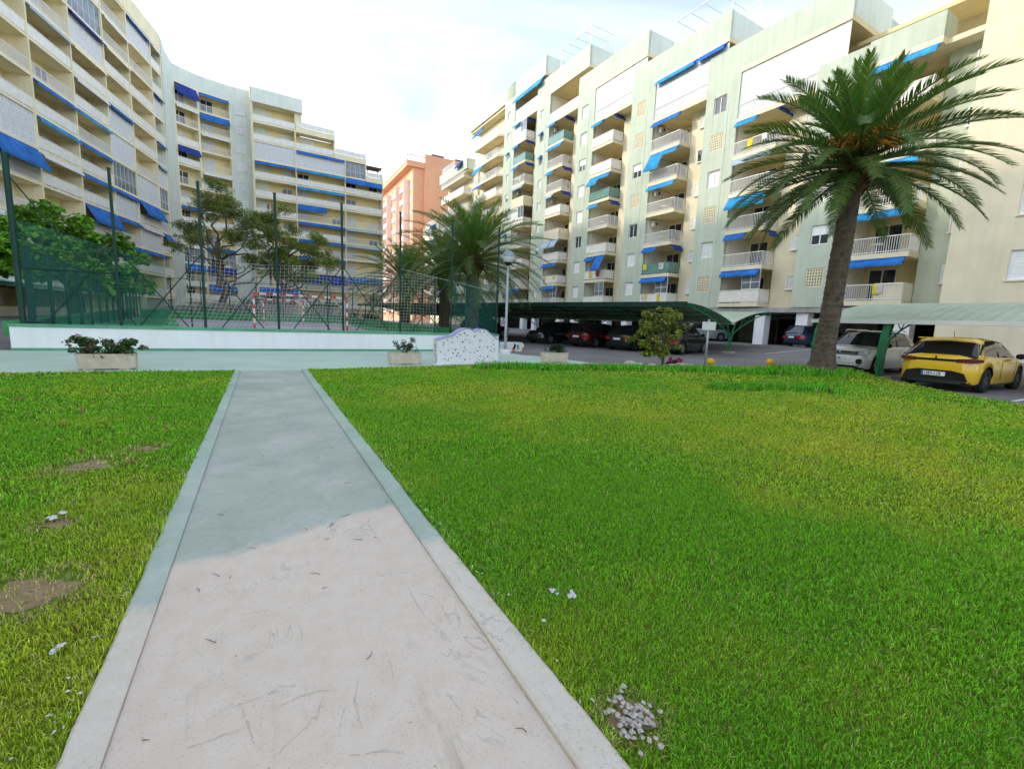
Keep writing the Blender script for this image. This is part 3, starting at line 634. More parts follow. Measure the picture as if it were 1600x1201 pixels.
        for k in range(0, kk+1):
            z = zk(k)
            sl = MB().box(xa+1.0, xb-1.2, -0.4, 1.19, z-0.28, z).build('balcony', 'plaster_cream', root)
            link('railing', railing_mesh('panel' if k % 2 else 'bars', xb-xa-2.3, 1.4), sl, (xa+1.05, -0.35, z))
            window_parts(root, xa+3, 1.14, z+0.02, 1.6, 2.1, 'double', name='balcony_door')
            window_parts(root, xa+6.2, 1.14, z+0.9, 1.1, 1.2, 'curtain')
            if k in (kk, 4, 2): link('awning', awning_mesh('half', 2.6, 'awning_navy' if k == kk else 'awning_blue'), root, (xb-4.2, -0.38, z+RH-0.3))
    # ground storey: white columns in front of a shaded undercroft
    MB().box(x0, X(6), 0.05, 11.9, 2.75, 3.08).build('undercroft_ceiling', 'garage_wall', root)
    MB().box(x0, X(6), 8.0, 8.3, 0.2, 2.74).build('undercroft_wall', 'garage_wall', root)
    for i in range(-1, 6):
        for dx in (0.35, 5.9): MB().box(X(i)+dx, X(i)+dx+0.75, 0.25, 1.0, 0.2, 2.74).build('column', 'wall_white', root)
        for dx in (2.2, 7.2): MB().box(X(i)+dx, X(i)+dx+1.0, 7.9, 7.99, 0.3, 2.4).build('undercroft_door', 'door_brown', root)
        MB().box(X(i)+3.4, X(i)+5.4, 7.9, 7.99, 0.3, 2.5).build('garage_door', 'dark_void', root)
    # the bare green flank beside the cream wing
    MB().box(X(6)-0.0, X(6)+5, 1.3, 12, 0.3, 21.5).build('flank_wall', 'plaster_green', root)
    return root
right_block()
def cream_wing():
    O = Vector((0.862*30.3, 0.507*30.3, 0)); root = thing('apartment_wing', 'plain warm cream apartment wing with shuttered windows at the right edge, behind the palm', 'building', O, math.atan2(-0.862, 0.507))
    xs = [-9.1, -6.9, -5.7, -3.4, -2.2, 1.0, 2.2, 5.0, 6.2, 14.0]
    H_ = 23.5
    b = MB(); holes_x = [(-6.9, -5.5), (-3.9, -2.5), (0.6, 2.0), (4.6, 6.0)]
    edges = [-9.1]+[v for h in holes_x for v in h]+[14.0]
    for i in range(0, len(edges), 2): b.box(edges[i], edges[i+1], 0, 0.3, 0.3, H_)
    for (xa, xb) in holes_x:
        z = 0.3
        for k in range(0, 7):
            za = 4.15+2.9*k-0.0
            b.box(xa, xb, 0, 0.3, z, za); z = za+1.35
            window_parts(root, xa+0.005, 0.12, za+0.005, xb-xa-0.01, 1.34, 'shutter' if k < 3 else 'curtain')
            MB().box(xa-0.06, xb+0.06, -0.07, -0.002, za-0.07, za).build('sill', 'plaster_cream', root)
        b.box(xa, xb, 0, 0.3, z, H_)
    b.build('front_wall', 'plaster_cream', root)
    MB().box(-9.1, 14, 0.31, 9, 0.3, H_-0.2).build('core', 'plaster_cream', root)
    MB().box(-9.1, 14.0, -0.02, -0.001, 3.0, 3.12).build('string_course', 'orange_wall', root)
    for x in (-5.5, 1.6): MB().box(x, x+1.0, -0.03, -0.001, 0.3, 2.4).build('door', 'door_brown', root)
    return root
cream_wing()

# ------------------------------------------------------------------ left-hand blocks: shaded loggia grids
LZ0 = 2.8
def loggia_grid(root, xs, floors, cellspec, y0=0.0, dep=1.7, rnd=None, base=True, slabmat='plaster_left', railmats=('panel', 'bars'), fin=0.16, topfn=None):
    """xs: fin positions; floors per bay list of storey count"""
    zk = lambda k: LZ0+2.75*k
    kmax = max(floors)
    for k in range(kmax+1):
        a = None
        for j in range(len(xs)-1):
            if floors[j] >= k:
                if a is None: a = xs[j]
                e = xs[j+1]
        if a is not None: MB().box(a, e, y0, y0+dep, zk(k)-0.22, zk(k)).build('floor_slab', slabmat, root)
    for j, x in enumerate(xs):
        f = max(floors[max(0, j-1)], floors[min(j, len(floors)-1)])
        MB().box(x-fin/2, x+fin/2, y0-0.03, y0+dep, 0.3, zk(f)-0.0+0.02).build('fin_wall', slabmat, root)
    for j in range(len(xs)-1):
        wd = xs[j+1]-xs[j]; f = floors[j]
        MB().box(xs[j]+0.02, xs[j+1]-0.02, y0+dep, y0+dep+6, 0.3, zk(f)).build('back_wall', 'back_wall', root)
        for k in range(f):
            z = zk(k); kind = cellspec(j, k, rnd); xi = xs[j]+fin/2; wi = round(wd-fin, 2)
            if kind[0] == 'glazed':
                glazing(root, xi, y0+0.12, z, wi, 2.5, max(3, int(wi/0.75)), kind[1], 1.0)
            else:
                link('railing', railing_mesh(kind[0], wi, 0), root, (xi, y0+0.06, z))
            n = 2 if wi > 3.6 else 1
            window_parts(root, xi+0.3, y0+dep-0.055, z+0.02, 1.7, 2.1, 'double' if rnd.random() < 0.25 else 'curtain', name='balcony_door')
            if n == 2: window_parts(root, xi+wi-1.9, y0+dep-0.055, z+0.85 if rnd.random() < .5 else z+0.02, 1.5, 1.25, rnd.choice(['curtain', 'shutter', 'double']))
            if kind[2]:
                kd, mt, frac = kind[2]; wv = round(wi*frac, 2)
                link('awning', awning_mesh(kd, wv, mt), root, (xi, y0+0.02, z+2.75-0.24))
def left_wing():
    rnd = random.Random(21)
    ax = Vector((-0.285, 0.9585, 0)); P = Vector((-43.95, 55.5, 0)); root = thing('apartment_block', 'shaded cream apartment block with a grid of loggias filling the upper left edge', 'building', P, math.atan2(ax.y, ax.x))
    xs = [-39.7, -34.3, -28.9, -23.5, -18.1, -12.7, -7.3, -2.4, 3.0, 5.6]
    B_, S_, N_, W_ = 'awning_blue', 'awning_sky', 'awning_navy', 'panel_white'
    spec = {(5, 8): ('rolled', N_), (6, 9): ('rolled', W_), (7, 10): ('rolled', B_), (4, 5): ('rolled', B_), (4, 4): ('rolled', S_), (4, 3): ('rolled', W_), (5, 5): ('rolled', S_), (5, 4): ('rolled', B_), (5, 3): ('rolled', B_), (6, 6): ('rolled', B_), (8, 8): ('rolled', N_),
            (8, 6): ('rolled', B_), (3, 3): ('full', B_), (5, 2): ('full', B_), (7, 3): ('full', B_), (6, 3): ('rolled', B_), (6, 2): ('rolled', B_), (8, 2): ('half', B_), (6, 1): ('rolled', B_), (7, 1): ('rolled', B_)}
    def cell(j, k, r):
        a = spec.get((j, k)); aw = (a[0], a[1], 1.0) if a else (('rolled', r.choice(['panel_white', 'awning_pale', 'plaster_left']), 1.0) if r.random() < 0.2 else None)
        if (j, k) in ((3, 4), (5, 8), (6, 6), (7, 10), (6, 5), (6, 4), (7, 4), (8, 8), (8, 5), (6, 3), (8, 4)) or r.random() < 0.03: return ('glazed', r.choice(['curtain', 'glass_mid', 'curtain']), aw)
        return (r.choice(['panel', 'panel', 'panel', 'bars']), None, aw)
    loggia_grid(root, xs, [11]*9, cell, rnd=rnd)
    zt = LZ0+2.75*11
    MB().box(-39.8, 5.7, -0.05, 0.25, zt, zt+1.9).build('parapet_band', 'plaster_left', root)
    MB().box(-39.8, 5.7, 0.26, 8, zt+0.02, zt+0.3).build('roof_slab', 'plaster_left', root)
    MB().box(5.45, 5.7, 0.26, 8, 0.3, zt+1.9).build('end_wall', 'plaster_leftgreen', root)
    MB().box(-90.0, -39.85, -0.03, 8.0, 0.0, zt+1.9).build('far_wall', 'plaster_left', root)
    return root
left_wing()
def curved_corner():
    rnd = random.Random(4)
    pts = [(-45.9, 61.6), (-47.7, 64.7), (-48.9, 67.5), (-47.5, 70.4), (-44.6, 73.3), (-42.4, 74.5), (-40.6, 75.3)]
    root = thing('apartment_block', 'curved pale green corner block with blue awnings between the two cream blocks', 'building', (0, 0, 0))
    kinds = ['plain', 'plain', 'log', 'log', 'win', 'plain']
    zt = LZ0+2.75*11+2.0; zk = lambda k: LZ0+2.75*k
    aw = {('a', 10): ('full', 'awning_navy'), ('a', 7): ('half', 'awning_navy'), ('a', 4): ('rolled', 'awning_blue'), ('b', 10): ('rolled', 'awning_blue'), ('b', 9): ('half', 'awning_blue'), ('b', 2): ('rolled', 'awning_blue'), ('a', 1): ('half', 'awning_blue'), ('b', 1): ('half', 'awning_navy'), ('b', 0): ('half', 'awning_blue'), ('a', 3): ('rolled', 'awning_pale')}
    for i, kd in enumerate(kinds):
        a = Vector((*pts[i], 0)); b = Vector((*pts[i+1], 0)); L = (b-a).length; ang = math.atan2(b.y-a.y, b.x-a.x)
        # keep every piece in the building's own space: bake the segment transform into the meshes
        M = Matrix.Translation(a) @ Matrix.Rotation(ang, 4, 'Z')
        def put(o): o.matrix_basis = M @ o.matrix_basis; return o
        if kd != 'log': put(MB().box(0, L+0.02, 0.0, 7, 0.3, zt).build('curved_wall', 'plaster_leftgreen', root))
        else:
            nm = 'a' if i == 2 else 'b'
            put(MB().box(0, L, 0.0, 0.3, zk(11), zt).build('parapet_band', 'plaster_leftgreen', root))
            put(MB().box(0, L, 1.5, 7, 0.3, zt-0.05).build('back_wall', 'back_wall', root))
            for x in (0.0, L-0.14): put(MB().box(x, x+0.14, -0.02, 1.5, 0.3, zk(11)).build('fin_wall', 'plaster_left', root))
            for k in range(12): put(MB().box(0.14, L-0.14, 0.0, 1.5, zk(k)-0.22, zk(k)).build('floor_slab', 'plaster_left', root))
            wi = round(L-0.28, 2)
            for k in range(11):
                if (nm, k) in (('a', 2), ('b', 2)): put(glazing(root, 0.14, 0.1, zk(k), wi, 2.5, 4, 'glass_mid', 1.0))
                else: put(link('railing', railing_mesh(rnd.choice(['panel', 'bars', 'panel']), wi, 0), root, (0.14, 0.06, zk(k))))
                put(window_parts(root, 0.5, 1.44, zk(k)+0.02, 1.6, 2.1, rnd.choice(['curtain', 'double', 'curtain']), name='balcony_door'))
                q = aw.get((nm, k))
                if q: put(link('awning', awning_mesh(q[0], wi, q[1]), root, (0.14, 0.02, zk(k)+2.51)))
                elif rnd.random() < .25: put(link('awning', awning_mesh('rolled', wi, 'panel_white'), root, (0.14, 0.02, zk(k)+2.51)))
        if kd == 'win':
            for k in range(11): put(window_parts(root, L/2-0.6, -0.01, zk(k)+0.95, 1.3, 1.2, 'shutter' if k % 3 else 'curtain'))
    return root
curved_corner()
def stepped_block():
    rnd = random.Random(9)
    ax = Vector((0.85, 0.527, 0)); P = Vector((-42.3, 72.5, 0)); root = thing('apartment_block', 'shaded cream apartment block with roof terraces stepping down beside the orange building', 'building', P, math.atan2(ax.y, ax.x))
    xs = [1.3, 7.2, 14.8, 21.1]
    B_, N_ = 'awning_blue', 'awning_navy'
    aw = {(1, 8): ('rolled', B_), (0, 7): ('rolled', B_), (1, 7): ('rolled', 'awning_sky'), (2, 7): ('half', B_), (1, 6): ('rolled', 'awning_sky'), (1, 5): ('half', B_), (1, 4): ('rolled', B_), (2, 4): ('rolled', 'awning_pale'), (1, 3): ('rolled', B_), (2, 3): ('rolled', 'awning_pale'), (1, 2): ('rolled', B_), (1, 1): ('full', N_), (2, 1): ('half', B_), (0, 0): ('half', B_)}
    def cell(j, k, r):
        a = aw.get((j, k)); q = (a[0], a[1], 1.0 if k != 5 else 0.6) if a else None
        if (j, k) in ((0, 8), (1, 8)): return ('glazed', 'curtain', q)
        return (r.choice(['panel', 'panel', 'bars']), None, q)
    loggia_grid(root, xs, [10, 9, 8], cell, rnd=rnd)
    zk = lambda k: LZ0+2.75*k
    # the top storeys are cut back in steps
    MB().box(1.22, 8.3, -0.25, 0.05, zk(11)-0.1, zk(11)+1.9).build('parapet_band', 'plaster_leftgreen', root)
    MB().box(1.22, 8.3, 0.06, 7.5, zk(11)-0.1, zk(11)+0.2).build('roof_slab', 'plaster_left', root)
    MB().box(1.3, 7.4, 1.7, 7.5, zk(10)+0.01, zk(11)-0.11).build('top_storey_wall', 'back_wall', root)
    MB().box(7.2, 8.2, 0.3, 7.5, zk(10)+0.01, zk(11)-0.11).build('top_storey_side', 'plaster_cream', root)
    MB().box(1.22, 1.4, -0.03, 1.7, zk(10)+0.03, zk(11)-0.11).build('fin_wall', 'plaster_left', root)
    link('railing', railing_mesh('panel', 5.8, 0), root, (1.4, 0.06, zk(10)))
    window_parts(root, 2.2, 1.64, zk(10)+.02, 1.7, 2.1, 'curtain', name='balcony_door')
    for (xa, xb, k) in ((7.25, 13.2, 10), (13.2, 18.3, 9), (18.3, 21.2, 8)):
        MB().box(xa, xb, -0.08, 0.12, zk(k)-0.3, zk(k)+0.55).build('terrace_parapet', 'plaster_left', root)
        MB().box(xb-0.2, xb, 0.13, 6, zk(k)-0.3, zk(k)+1.0).build('terrace_end_wall', 'plaster_left', root)
        link('railing', railing_mesh('panel', round(xb-xa-0.1, 2), 0, 0.8), root, (xa+.05, 0.02, zk(k)+0.55))
        MB().box(xa, xb-0.25, 2.6, 7.0, zk(k)-0.3, zk(k)+0.0).build('terrace_floor', 'plaster_left', root)
    for (xa, xb, k) in ((7.28, 13.2, 9), (14.88, 18.3, 8)):     # part-width top storeys below the terraces
        MB().box(xa, xb, 1.7, 7.6, zk(k)+0.01, zk(k+1)-0.31).build('upper_wall', 'back_wall', root)
        MB().box(xb-0.16, xb, 0.0, 1.69, zk(k)+0.01, zk(k+1)-0.31).build('fin_wall', 'plaster_left', root)
        MB().box(xa, xb-0.2, 0.13, 1.69, zk(k+1)-0.22, zk(k+1)-0.02).build('floor_slab', 'plaster_left', root)
        window_parts(root, xa+1.0, 1.64, zk(k)+.02, 1.7, 2.1, 'curtain', name='balcony_door')
    link('railing', railing_mesh('panel', 5.7, 0), root, (7.3, 0.06, zk(9)))
    glazing(root, 14.95, 0.1, zk(8), 3.1, 2.3, 4, 'glass_mid', 1.0)
    pf = MB()
    for x in (18.6, 20.9):
        for y in (0.3, 2.4): pf.tube([(x, y, zk(8)), (x, y, zk(8)+2.4)], 0.06, 6)
    pf.box(18.4, 21.1, 0.2, 2.5, zk(8)+2.4, zk(8)+2.5); pf.build('terrace_pergola', 'door_brown', root)
    MB().box(21.0, 21.25, 0.0, 7.5, 0.3, zk(7)+0.02).build('end_wall', 'plaster_cream', root)
    MB().box(1.05, 1.21, -0.2, 7.5, 0.3, zk(11)+1.9).build('end_wall', 'plaster_cream', root)
    return root
stepped_block()
def orange_block():
    root = thing('apartment_tower', 'distant orange apartment tower with white balcony stacks between the two big blocks', 'building', aty(644, 480, 112)*1.0, TH+math.pi/2)
    root.location.z = 0
    # local x runs away from the camera along the street grid, local y to the left (street side faces +y)
    zr = 36.6
    MB().box(0, 34, -12.5, 0, 0, zr).build('tower_wall', 'orange_wall', root)
    MB().box(-0.8, -0.001, -26, -2.7, 0, zr+3.2).build('gable_wall', 'orange_wall', root)
    MB().box(-0.5, 34, -2.7, 1.6, zr+0.01, zr+1.3).build('cornice', 'orange_wall', root)
    MB().box(-0.6, 34, 1.5, 1.7, zr+2.4, zr+2.6).box(-0.6, -0.4, -2.6, 1.5, zr+2.4, zr+2.6).box(-0.6, -0.4, 1.5, 1.7, zr+1.31, zr+2.39).build('roof_rail', 'pink_white', root)
    MB().box(-0.55, 34, 1.62, 1.75, zr+0.95, zr+1.28).build('cornice_line', 'pink_white', root)
    for x0 in (3.0, 10.5, 20.0, 27.0):
        kmax = 13 if x0 > 5 else 13
        for k in range(kmax):
            z = 2.6+2.9*k
            if z > zr-5: continue
            bl = MB().box(x0, x0+3.6, 0.01, 1.5, z, z+1.15).build('balcony', 'pink_white', root)
            MB().box(x0+0.1, x0+3.5, 0.003, 0.04, z+1.2, z+2.6).build('balcony_opening', 'door_brown', bl)
            MB().box(x0, x0+0.25, 0.05, 1.5, z+1.16, z+2.88).build('balcony_post', 'pink_white', bl)
    for k in range(12): MB().box(1.3, 2.2, 0.003, 0.05, 3+2.9*k, 4.3+2.9*k).build('window', 'pink_white', root)
    for k in range(4): MB().box(-0.86, -0.805, -15.5, -14.2, zr-14+3.4*k-3, zr-11.4+3.4*k-3).build('stair_window', 'door_brown', root)
    MB().box(-0.85, -0.81, -15.9, -13.8, zr-18, zr-2).build('stair_surround', 'pink_white', root)
    for y in (-8, -14): MB().box(1, 4, y, y+3, zr+0.1, zr+4.2).build('chimney', 'door_brown', root)
    return root
orange_block()
# ------------------------------------------------------------------ court: low white wall, perimeter walls, floor, fence, goals, net
WR0, WR1, WT = -6.39, 9.52, 18.44
def court():
    wl = thing('court_wall', 'long low white wall with green coping and green foot along the walk', 'wall', G(WR0, WT), TH)
    L = WR1-WR0
    MB().box(0, L, 0, 0.3, 0.085, 0.70).build('wall_body', 'wall_white', wl)
    MB().box(-0.02, L+0.02, -0.03, 0.36, 0.70, 0.79).build('coping', 'wall_green', wl)
    MB().box(-0.01, L+0.01, -0.012, 0.3, -0.02, 0.085).build('foot_strip', 'wall_green', wl)
    zf = 0.42; D = 36.0
    c = MB(); c.slab([tuple(G(r, t)[:2]) for r, t in ((WR0, WT+0.37), (WR1, WT+0.37), (WR1, WT+D), (WR0-4, WT+D))], 0.0, zf)
    tag(c.build('court_floor', 'court_grey'), kind='structure')
    # turf apron inside the walls
    def wall_run(name, a, b, z0, z1, th, label, mt='turf_green'):
        a3, b3 = G(*a), G(*b); n = (b3-a3).normalized(); q = Vector((-n.y, n.x, 0))*th
        m = MB().add([a3+Vector((0, 0, zf)), b3+Vector((0, 0, zf)), b3+q+Vector((0, 0, zf)), a3+q+Vector((0, 0, zf)), a3+Vector((0, 0, z0)), b3+Vector((0, 0, z1)), b3+q+Vector((0, 0, z1)), a3+q+Vector((0, 0, z0))],
                     [(0, 3, 2, 1), (4, 5, 6, 7), (0, 1, 5, 4), (1, 2, 6, 5), (2, 3, 7, 6), (3, 0, 4, 7)])
        return tag(m.build(name, mt), label, 'wall')
    wall_run('turf_bank', (WR0+0.1, WT+0.4), (WR0-4, WT+D-0.1), 0.84, 1.25, 0.35, 'green turf bank along the left side of the court')
    wall_run('turf_bank', (WR0-3.6, WT+D), (WR1, WT+D), 1.25, 1.2, 0.35, 'green turf bank behind the far goal at the back of the court')
    wall_run('turf_bank', (WR1-0.35, WT+0.4), (WR1-0.35, WT+D-0.1), 0.82, 1.15, -0.35, 'green turf bank along the right side of the court beside the palms')
    fl = MB(); fl.slab([tuple(G(r, t)[:2]) for r, t in ((WR1-4.5, WT+0.5), (WR1-0.4, WT+0.5), (WR1-0.4, WT+D-0.2), (WR1-1.2, WT+D-0.2))], zf, zf+0.006)
    fl.slab([tuple(G(r, t)[:2]) for r, t in ((WR0+.2, WT+0.5), (WR0+4.2, WT+0.5), (WR0-1.0, WT+D-0.2), (WR0-3.5, WT+D-0.2))], zf, zf+0.006)
    tag(fl.build('court_turf', 'turf_green'), kind='structure')
    MB().box(-2.0, 2.0, 0, 0.08, 0, 0.004)
    ln = MB(); ln.slab([tuple(G(r, t)[:2]) for r, t in ((-4.5, 41.6), (4, 41.6), (4, 41.7), (-4.5, 41.7))], zf, zf+0.005); tag(ln.build('court_line', 'paint_white'), kind='structure')
    # front fence: posts on the coping with wire stays
    fr = thing('court_fence', 'tall dark green post fence with crossed stays standing on the white court wall', 'fence', G(WR0, WT+0.17, 0.79), TH)
    ps = [0.25+2.23*i for i in range(8)]
    for i, s in enumerate(ps):
        MB().tube([(s, 0, 0), (s, 0, 4.75)], 0.043 if i else 0.075, 8).lathe([(0.001, 4.77), (0.06, 4.76), (0.06, 4.74)], 8, (s, 0, 0)).build('post', 'fence_green', fr)
        for d in (-1, 1):
            e = s+d*1.75; zt = 2.45 if i not in (0, 1) else 4.2 if (i == 0 and d == 1) else 2.45
            if e < -0.3 or e > 16.3: continue
            if i == 0: e = s+2.6
            MB().tube([(s, -0.02, zt), (e, -0.02, 0.02)], 0.02, 5).build('stay', 'fence_green', fr)
    MB().tube([(ps[0], 0.03, 1.62), (ps[1], 0.03, 1.62)], 0.03, 6).build('rail', 'fence_green', fr)
    MB().tube([(ps[5], 0.03, 2.55), (ps[7], 0.03, 1.9)], 0.006, 4).build('wire', 'net_white', fr)
    # windbreak cloth on the left-hand bays and on the right-hand bay
    for (xa, za, xb, zb, x0, x1) in ((ps[0], 3.0, ps[1]+1.2, 2.05, 0, 0),):
        MB().add([(xa, 0.06, 0.05), (xb, 0.06, 0.05), (xb, 0.06, zb), (xa, 0.06, za)], [(0, 1, 2, 3)]).build('windbreak', 'screen_green', fr)
    MB().add([(ps[6]+0.1, 0.06, 0.05), (ps[7], 0.06, 0.05), (ps[7], 0.06, 2.2), (ps[6]+0.1, 0.06, 2.3)], [(0, 1, 2, 3)]).build('windbreak', 'screen_green', fr)
    # left side fence running away from the camera
    ls = thing('side_fence', 'green fence with windbreak cloth running back along the left side of the court', 'fence', G(WR0+0.2, WT+0.6, 0.42), TH+math.pi/2+0.11)
    for i in range(14):
        s = 0.6+2.6*i; h = 2.7 if i < 6 else 2.9
        MB().tube([(s, 0, 0), (s, 0, h)], 0.06 if i else 0.09, 6).build('post', 'fence_green', ls)
        if i == 0: MB().lathe([(0.22, 0.36), (0.22, 0.42), (0.1, 0.47)], 10, (s, 0, 0)).build('foot_plate', 'fence_green', ls)
        if i < 13:
            MB().tube([(s, 0, h-0.05), (s+2.6, 0, h-0.05)], 0.025, 5).build('rail', 'fence_green', ls)
            MB().add([(s+0.05, 0.03, 0.3), (s+2.55, 0.03, 0.3), (s+2.55, 0.03, h), (s+0.05, 0.03, h)], [(0, 1, 2, 3)]).build('windbreak', 'screen_green', ls)
    # back fence
    bf = thing('back_fence', 'thin green wire fence behind the far goal at the back of the court', 'fence', G(WR0-3.6, WT+D+0.2, 0.5), TH)
    for i in range(9):
        MB().tube([(i*2.4, 0, 0), (i*2.4, 0, 3.9)], 0.05, 6).build('post', 'fence_green', bf)
        if i < 8:
            MB().add([(i*2.4+.05, 0.02, 0.6), (i*2.4+2.35, 0.02, 0.6), (i*2.4+2.35, 0.02, 1.7), (i*2.4+.05, 0.02, 1.7)], [(0, 1, 2, 3)]).build('mesh_panel', 'mesh_grey', bf)
            MB().tube([(i*2.4, 0, 3.8), (i*2.4+2.4, 0, 3.8)], 0.025, 5).build('rail', 'fence_green', bf)
    # right side fence
    rf = thing('side_fence', 'green post fence running back along the right side of the court past the palms', 'fence', G(WR1-0.1, WT+0.9, 0.5), TH+math.pi/2)
    for i in range(8):
        s = 2.5+3.8*i; MB().tube([(s, 0, 0), (s, 0, 3.2)], 0.05, 6).build('post', 'fence_green', rf)
        if i < 7:
            MB().tube([(s, 0, 2.2), (s+3.8, 0, 2.2)], 0.022, 5).build('rail', 'fence_green', rf)
            MB().tube([(s, 0, 3.1), (s+1.9, 0, 0.4)], 0.018, 5).build('stay', 'fence_green', rf)
    # striped goals
    def goal(P, wd, label, hanger=False, seg=0.27):
        g = thing('goal', label, 'goal', P, TH); t = 0.055
        def striped(nm, x0, x1, z0, z1, along, n):
            o = MB().box(x0, x1, -t, t, z0, z1).build(nm, 'goal_white', g); e = 0.004
            for i in range(0, n, 2):
                if along == 'z': MB().box(x0-e, x1+e, -t-e, t+e, z0+(z1-z0)*i/n, z0+(z1-z0)*(i+1)/n).build('red_band', 'goal_red', o)
                else: MB().box(x0+(x1-x0)*i/n, x0+(x1-x0)*(i+1)/n, -t-e, t+e, z0-e, z1+e).build('red_band', 'goal_red', o)
        n1 = int(2/seg) | 1
        striped('goal_post', -wd/2-t*2, -wd/2, 0, 2.0, 'z', n1); striped('goal_post', wd/2, wd/2+t*2, 0, 2.0, 'z', n1); striped('crossbar', -wd/2-2*t, wd/2+2*t, 2.001, 2.11, 'x', int(wd/(seg*1.25)) | 1)
        for s in (-1, 1):
            MB().tube([(s*(wd/2+t), 0.06, 2.05), (s*(wd/2+t), 0.9, 2.0), (s*(wd/2+t), 1.15, 0.02)], 0.028, 6).build('net_frame', 'goal_white', g)
        MB().tube([(-wd/2-t, 1.15, 0.03), (wd/2+t, 1.15, 0.03)], 0.025, 6).build('net_frame', 'goal_white', g)
        nb = MB(); k = int(wd/0.16)
        for i in range(k+1):
            x = -wd/2+wd*i/k; nb.tube([(x, 0.05, 2.05), (x, 0.9, 1.98), (x, 1.13, 0.04)], 0.0055, 3, False)
        for i in range(12): nb.tube([(-wd/2, 0.9+0.23*i/11, 1.98-1.9*i/11), (wd/2, 0.9+0.23*i/11, 1.98-1.9*i/11)], 0.0055, 3, False)
        nb.build('net', 'net_white', g)
        return g
    goal(Vector((-13.35, 28.5, zf+0.004)), 5.2, 'wide red and white goal close behind the white wall')
    goal(Vector((-20.9, 41.0, zf+0.012)), 3.1, 'small red and white goal seen through the nearer goal')
    # ball-stop net
    bn = thing('ball_net', 'white ball-stop net hanging behind the fence posts', 'net', G(0, WT+3.2, zf), TH)
    nb = MB(); r0, r1 = -2.4, 7.6; hz = 3.05; k = int((r1-r0)/0.15)
    sag = lambda x, f: (0.0+(0.12*math.sin(x*1.3)+0.07*math.sin(x*3.1))*(1-f))
    top = lambda x: hz+0.06*math.cos((x-r0)*1.4)-0.10
    left = lambda f: r0-1.1*(1-f)**2
    for i in range(k+1):
        fx = i/k
        nb.tube([(left(f)+(r1-left(f))*fx+0.5*(1-f)*0, sag(r0+10*fx, f), f*top(r0+10*fx)) for f in (0, .25, .5, .75, 1)], 0.0048, 3, False)
    for j in range(0, 22):
        f = j/21; nb.tube([(left(f)+(r1-left(f))*q/20, sag(r0+10*q/20, f), f*top(r0+10*q/20)) for q in range(21)], 0.0048, 3, False)
    nb.build('net_mesh', 'net_white', bn)
    for x in (r0, 2.6, r1): MB().tube([(x, 0.1, 0), (x, 0.1, hz+0.1)], 0.03, 6).build('net_pole', 'fence_green', bn)
court()

# ------------------------------------------------------------------ carports
def carport(name, label, r, t0, t1, posts, wings, roofmat, zgut=1.78, span=5.2, rise=0.95, dark=False, P=None, rz=TH):
    P = G(r, t0) if P is None else P; root = thing(name, label, 'carport', (P.x, P.y, float(zg(P.x, P.y))-0.01), rz)
    L = t1-t0; base = float(zg(P.x, P.y))
    zt = lambda q: zgut+rise*math.sin(min(1.0, q/span)*math.pi*0.5)**0.9-base
    for sgn in wings:
        N = 26; K = max(4, int(L/0.16)); K = min(K, 150); vs = []; fs = []
        for i in range(N+1):
            q = 0.12+(span-0.12)*i/N
            for j in range(K+1):
                y = L*j/K; rp = 0.018*(j % 2); vs.append((sgn*q, y, zt(q)+rp))
        n = len(vs); vs += [(a, b, c-0.03) for a, b, c in vs]
        for i in range(N):
            for j in range(K):
                a = i*(K+1)+j; fs.append((a, a+1, a+K+2, a+K+1)); fs.append((n+a, n+a+K+1, n+a+K+2, n+a+1))
        for j in range(K):
            a = N*(K+1)+j; fs.append((a, a+1, n+a+1, n+a)); a = j; fs.append((a, n+a, n+a+1, a+1))
        for i in range(N):
            a = i*(K+1); b = (i+1)*(K+1); fs.append((a, b, n+b, n+a)); fs.append((a+K, n+a+K, n+b+K, b+K))
        MB().add(vs, fs).build('roof_sheet', roofmat, root, smooth=False)
        MB().box(min(sgn*(span-0.01), sgn*(span+0.05)), max(sgn*(span-0.01), sgn*(span+0.05)), -0.02, L+0.02, zt(span)-0.2, zt(span)+0.03).build('edge_trim', 'fence_green' if dark else 'roof_green', root)
        for q in (1.4, 2.6, 3.8, 4.9): MB().tube([(sgn*q, 0.05, zt(q)-0.075), (sgn*q, L-0.05, zt(q)-0.075)], 0.03, 5).build('purlin', 'truss_green', root)
    MB().box(-0.14, 0.14, -0.03, L+0.03, zt(0.1)-0.10, zt(0.1)+0.03).build('gutter', 'wall_white' if not dark else 'roof_green', root)
    for y in posts:
        fr = MB().tube([(-0.16, y, -0.05), (-0.15, y, 0.75)], 0.038, 6).tube([(0.16, y, -0.05), (0.15, y, 0.75)], 0.038, 6)
        for z in (0.15, 0.45, 0.75): fr.tube([(-0.16, y, z), (0.16, y, z)], 0.022, 5)
        fo = fr.build('truss_post', 'truss_green', root)
        MB().box(-0.3, 0.3, y-0.25, y+0.25, -0.03, 0.06).build('post_footing', 'concrete_planter', fo)
        for sgn in wings:
            tr = MB(); up = []; lo = []
            for i in range(11):
                q = 0.15+(span-0.35)*i/10; up.append((sgn*q, y, zt(q)-0.06)); d = 0.55*(1-i/10)**0.9+0.05
                lo.append((sgn*q, y, zt(q)-0.06-d))
            lo[0] = (sgn*0.15, y, 0.75); lo[1] = (sgn*0.42, y, max(0.98, lo[1][2]-0.15))
            tr.tube(up, 0.032, 6).tube(lo, 0.032, 6)
            for i in range(10): tr.tube([up[i] if i % 2 else lo[i], lo[i+1] if i % 2 else up[i+1]], 0.018, 5)
            tr.tube([(-sgn*0.15, y, 0.75), up[1]], 0.028, 5)
            tr.build('truss_arm', 'truss_green', root)
    return root
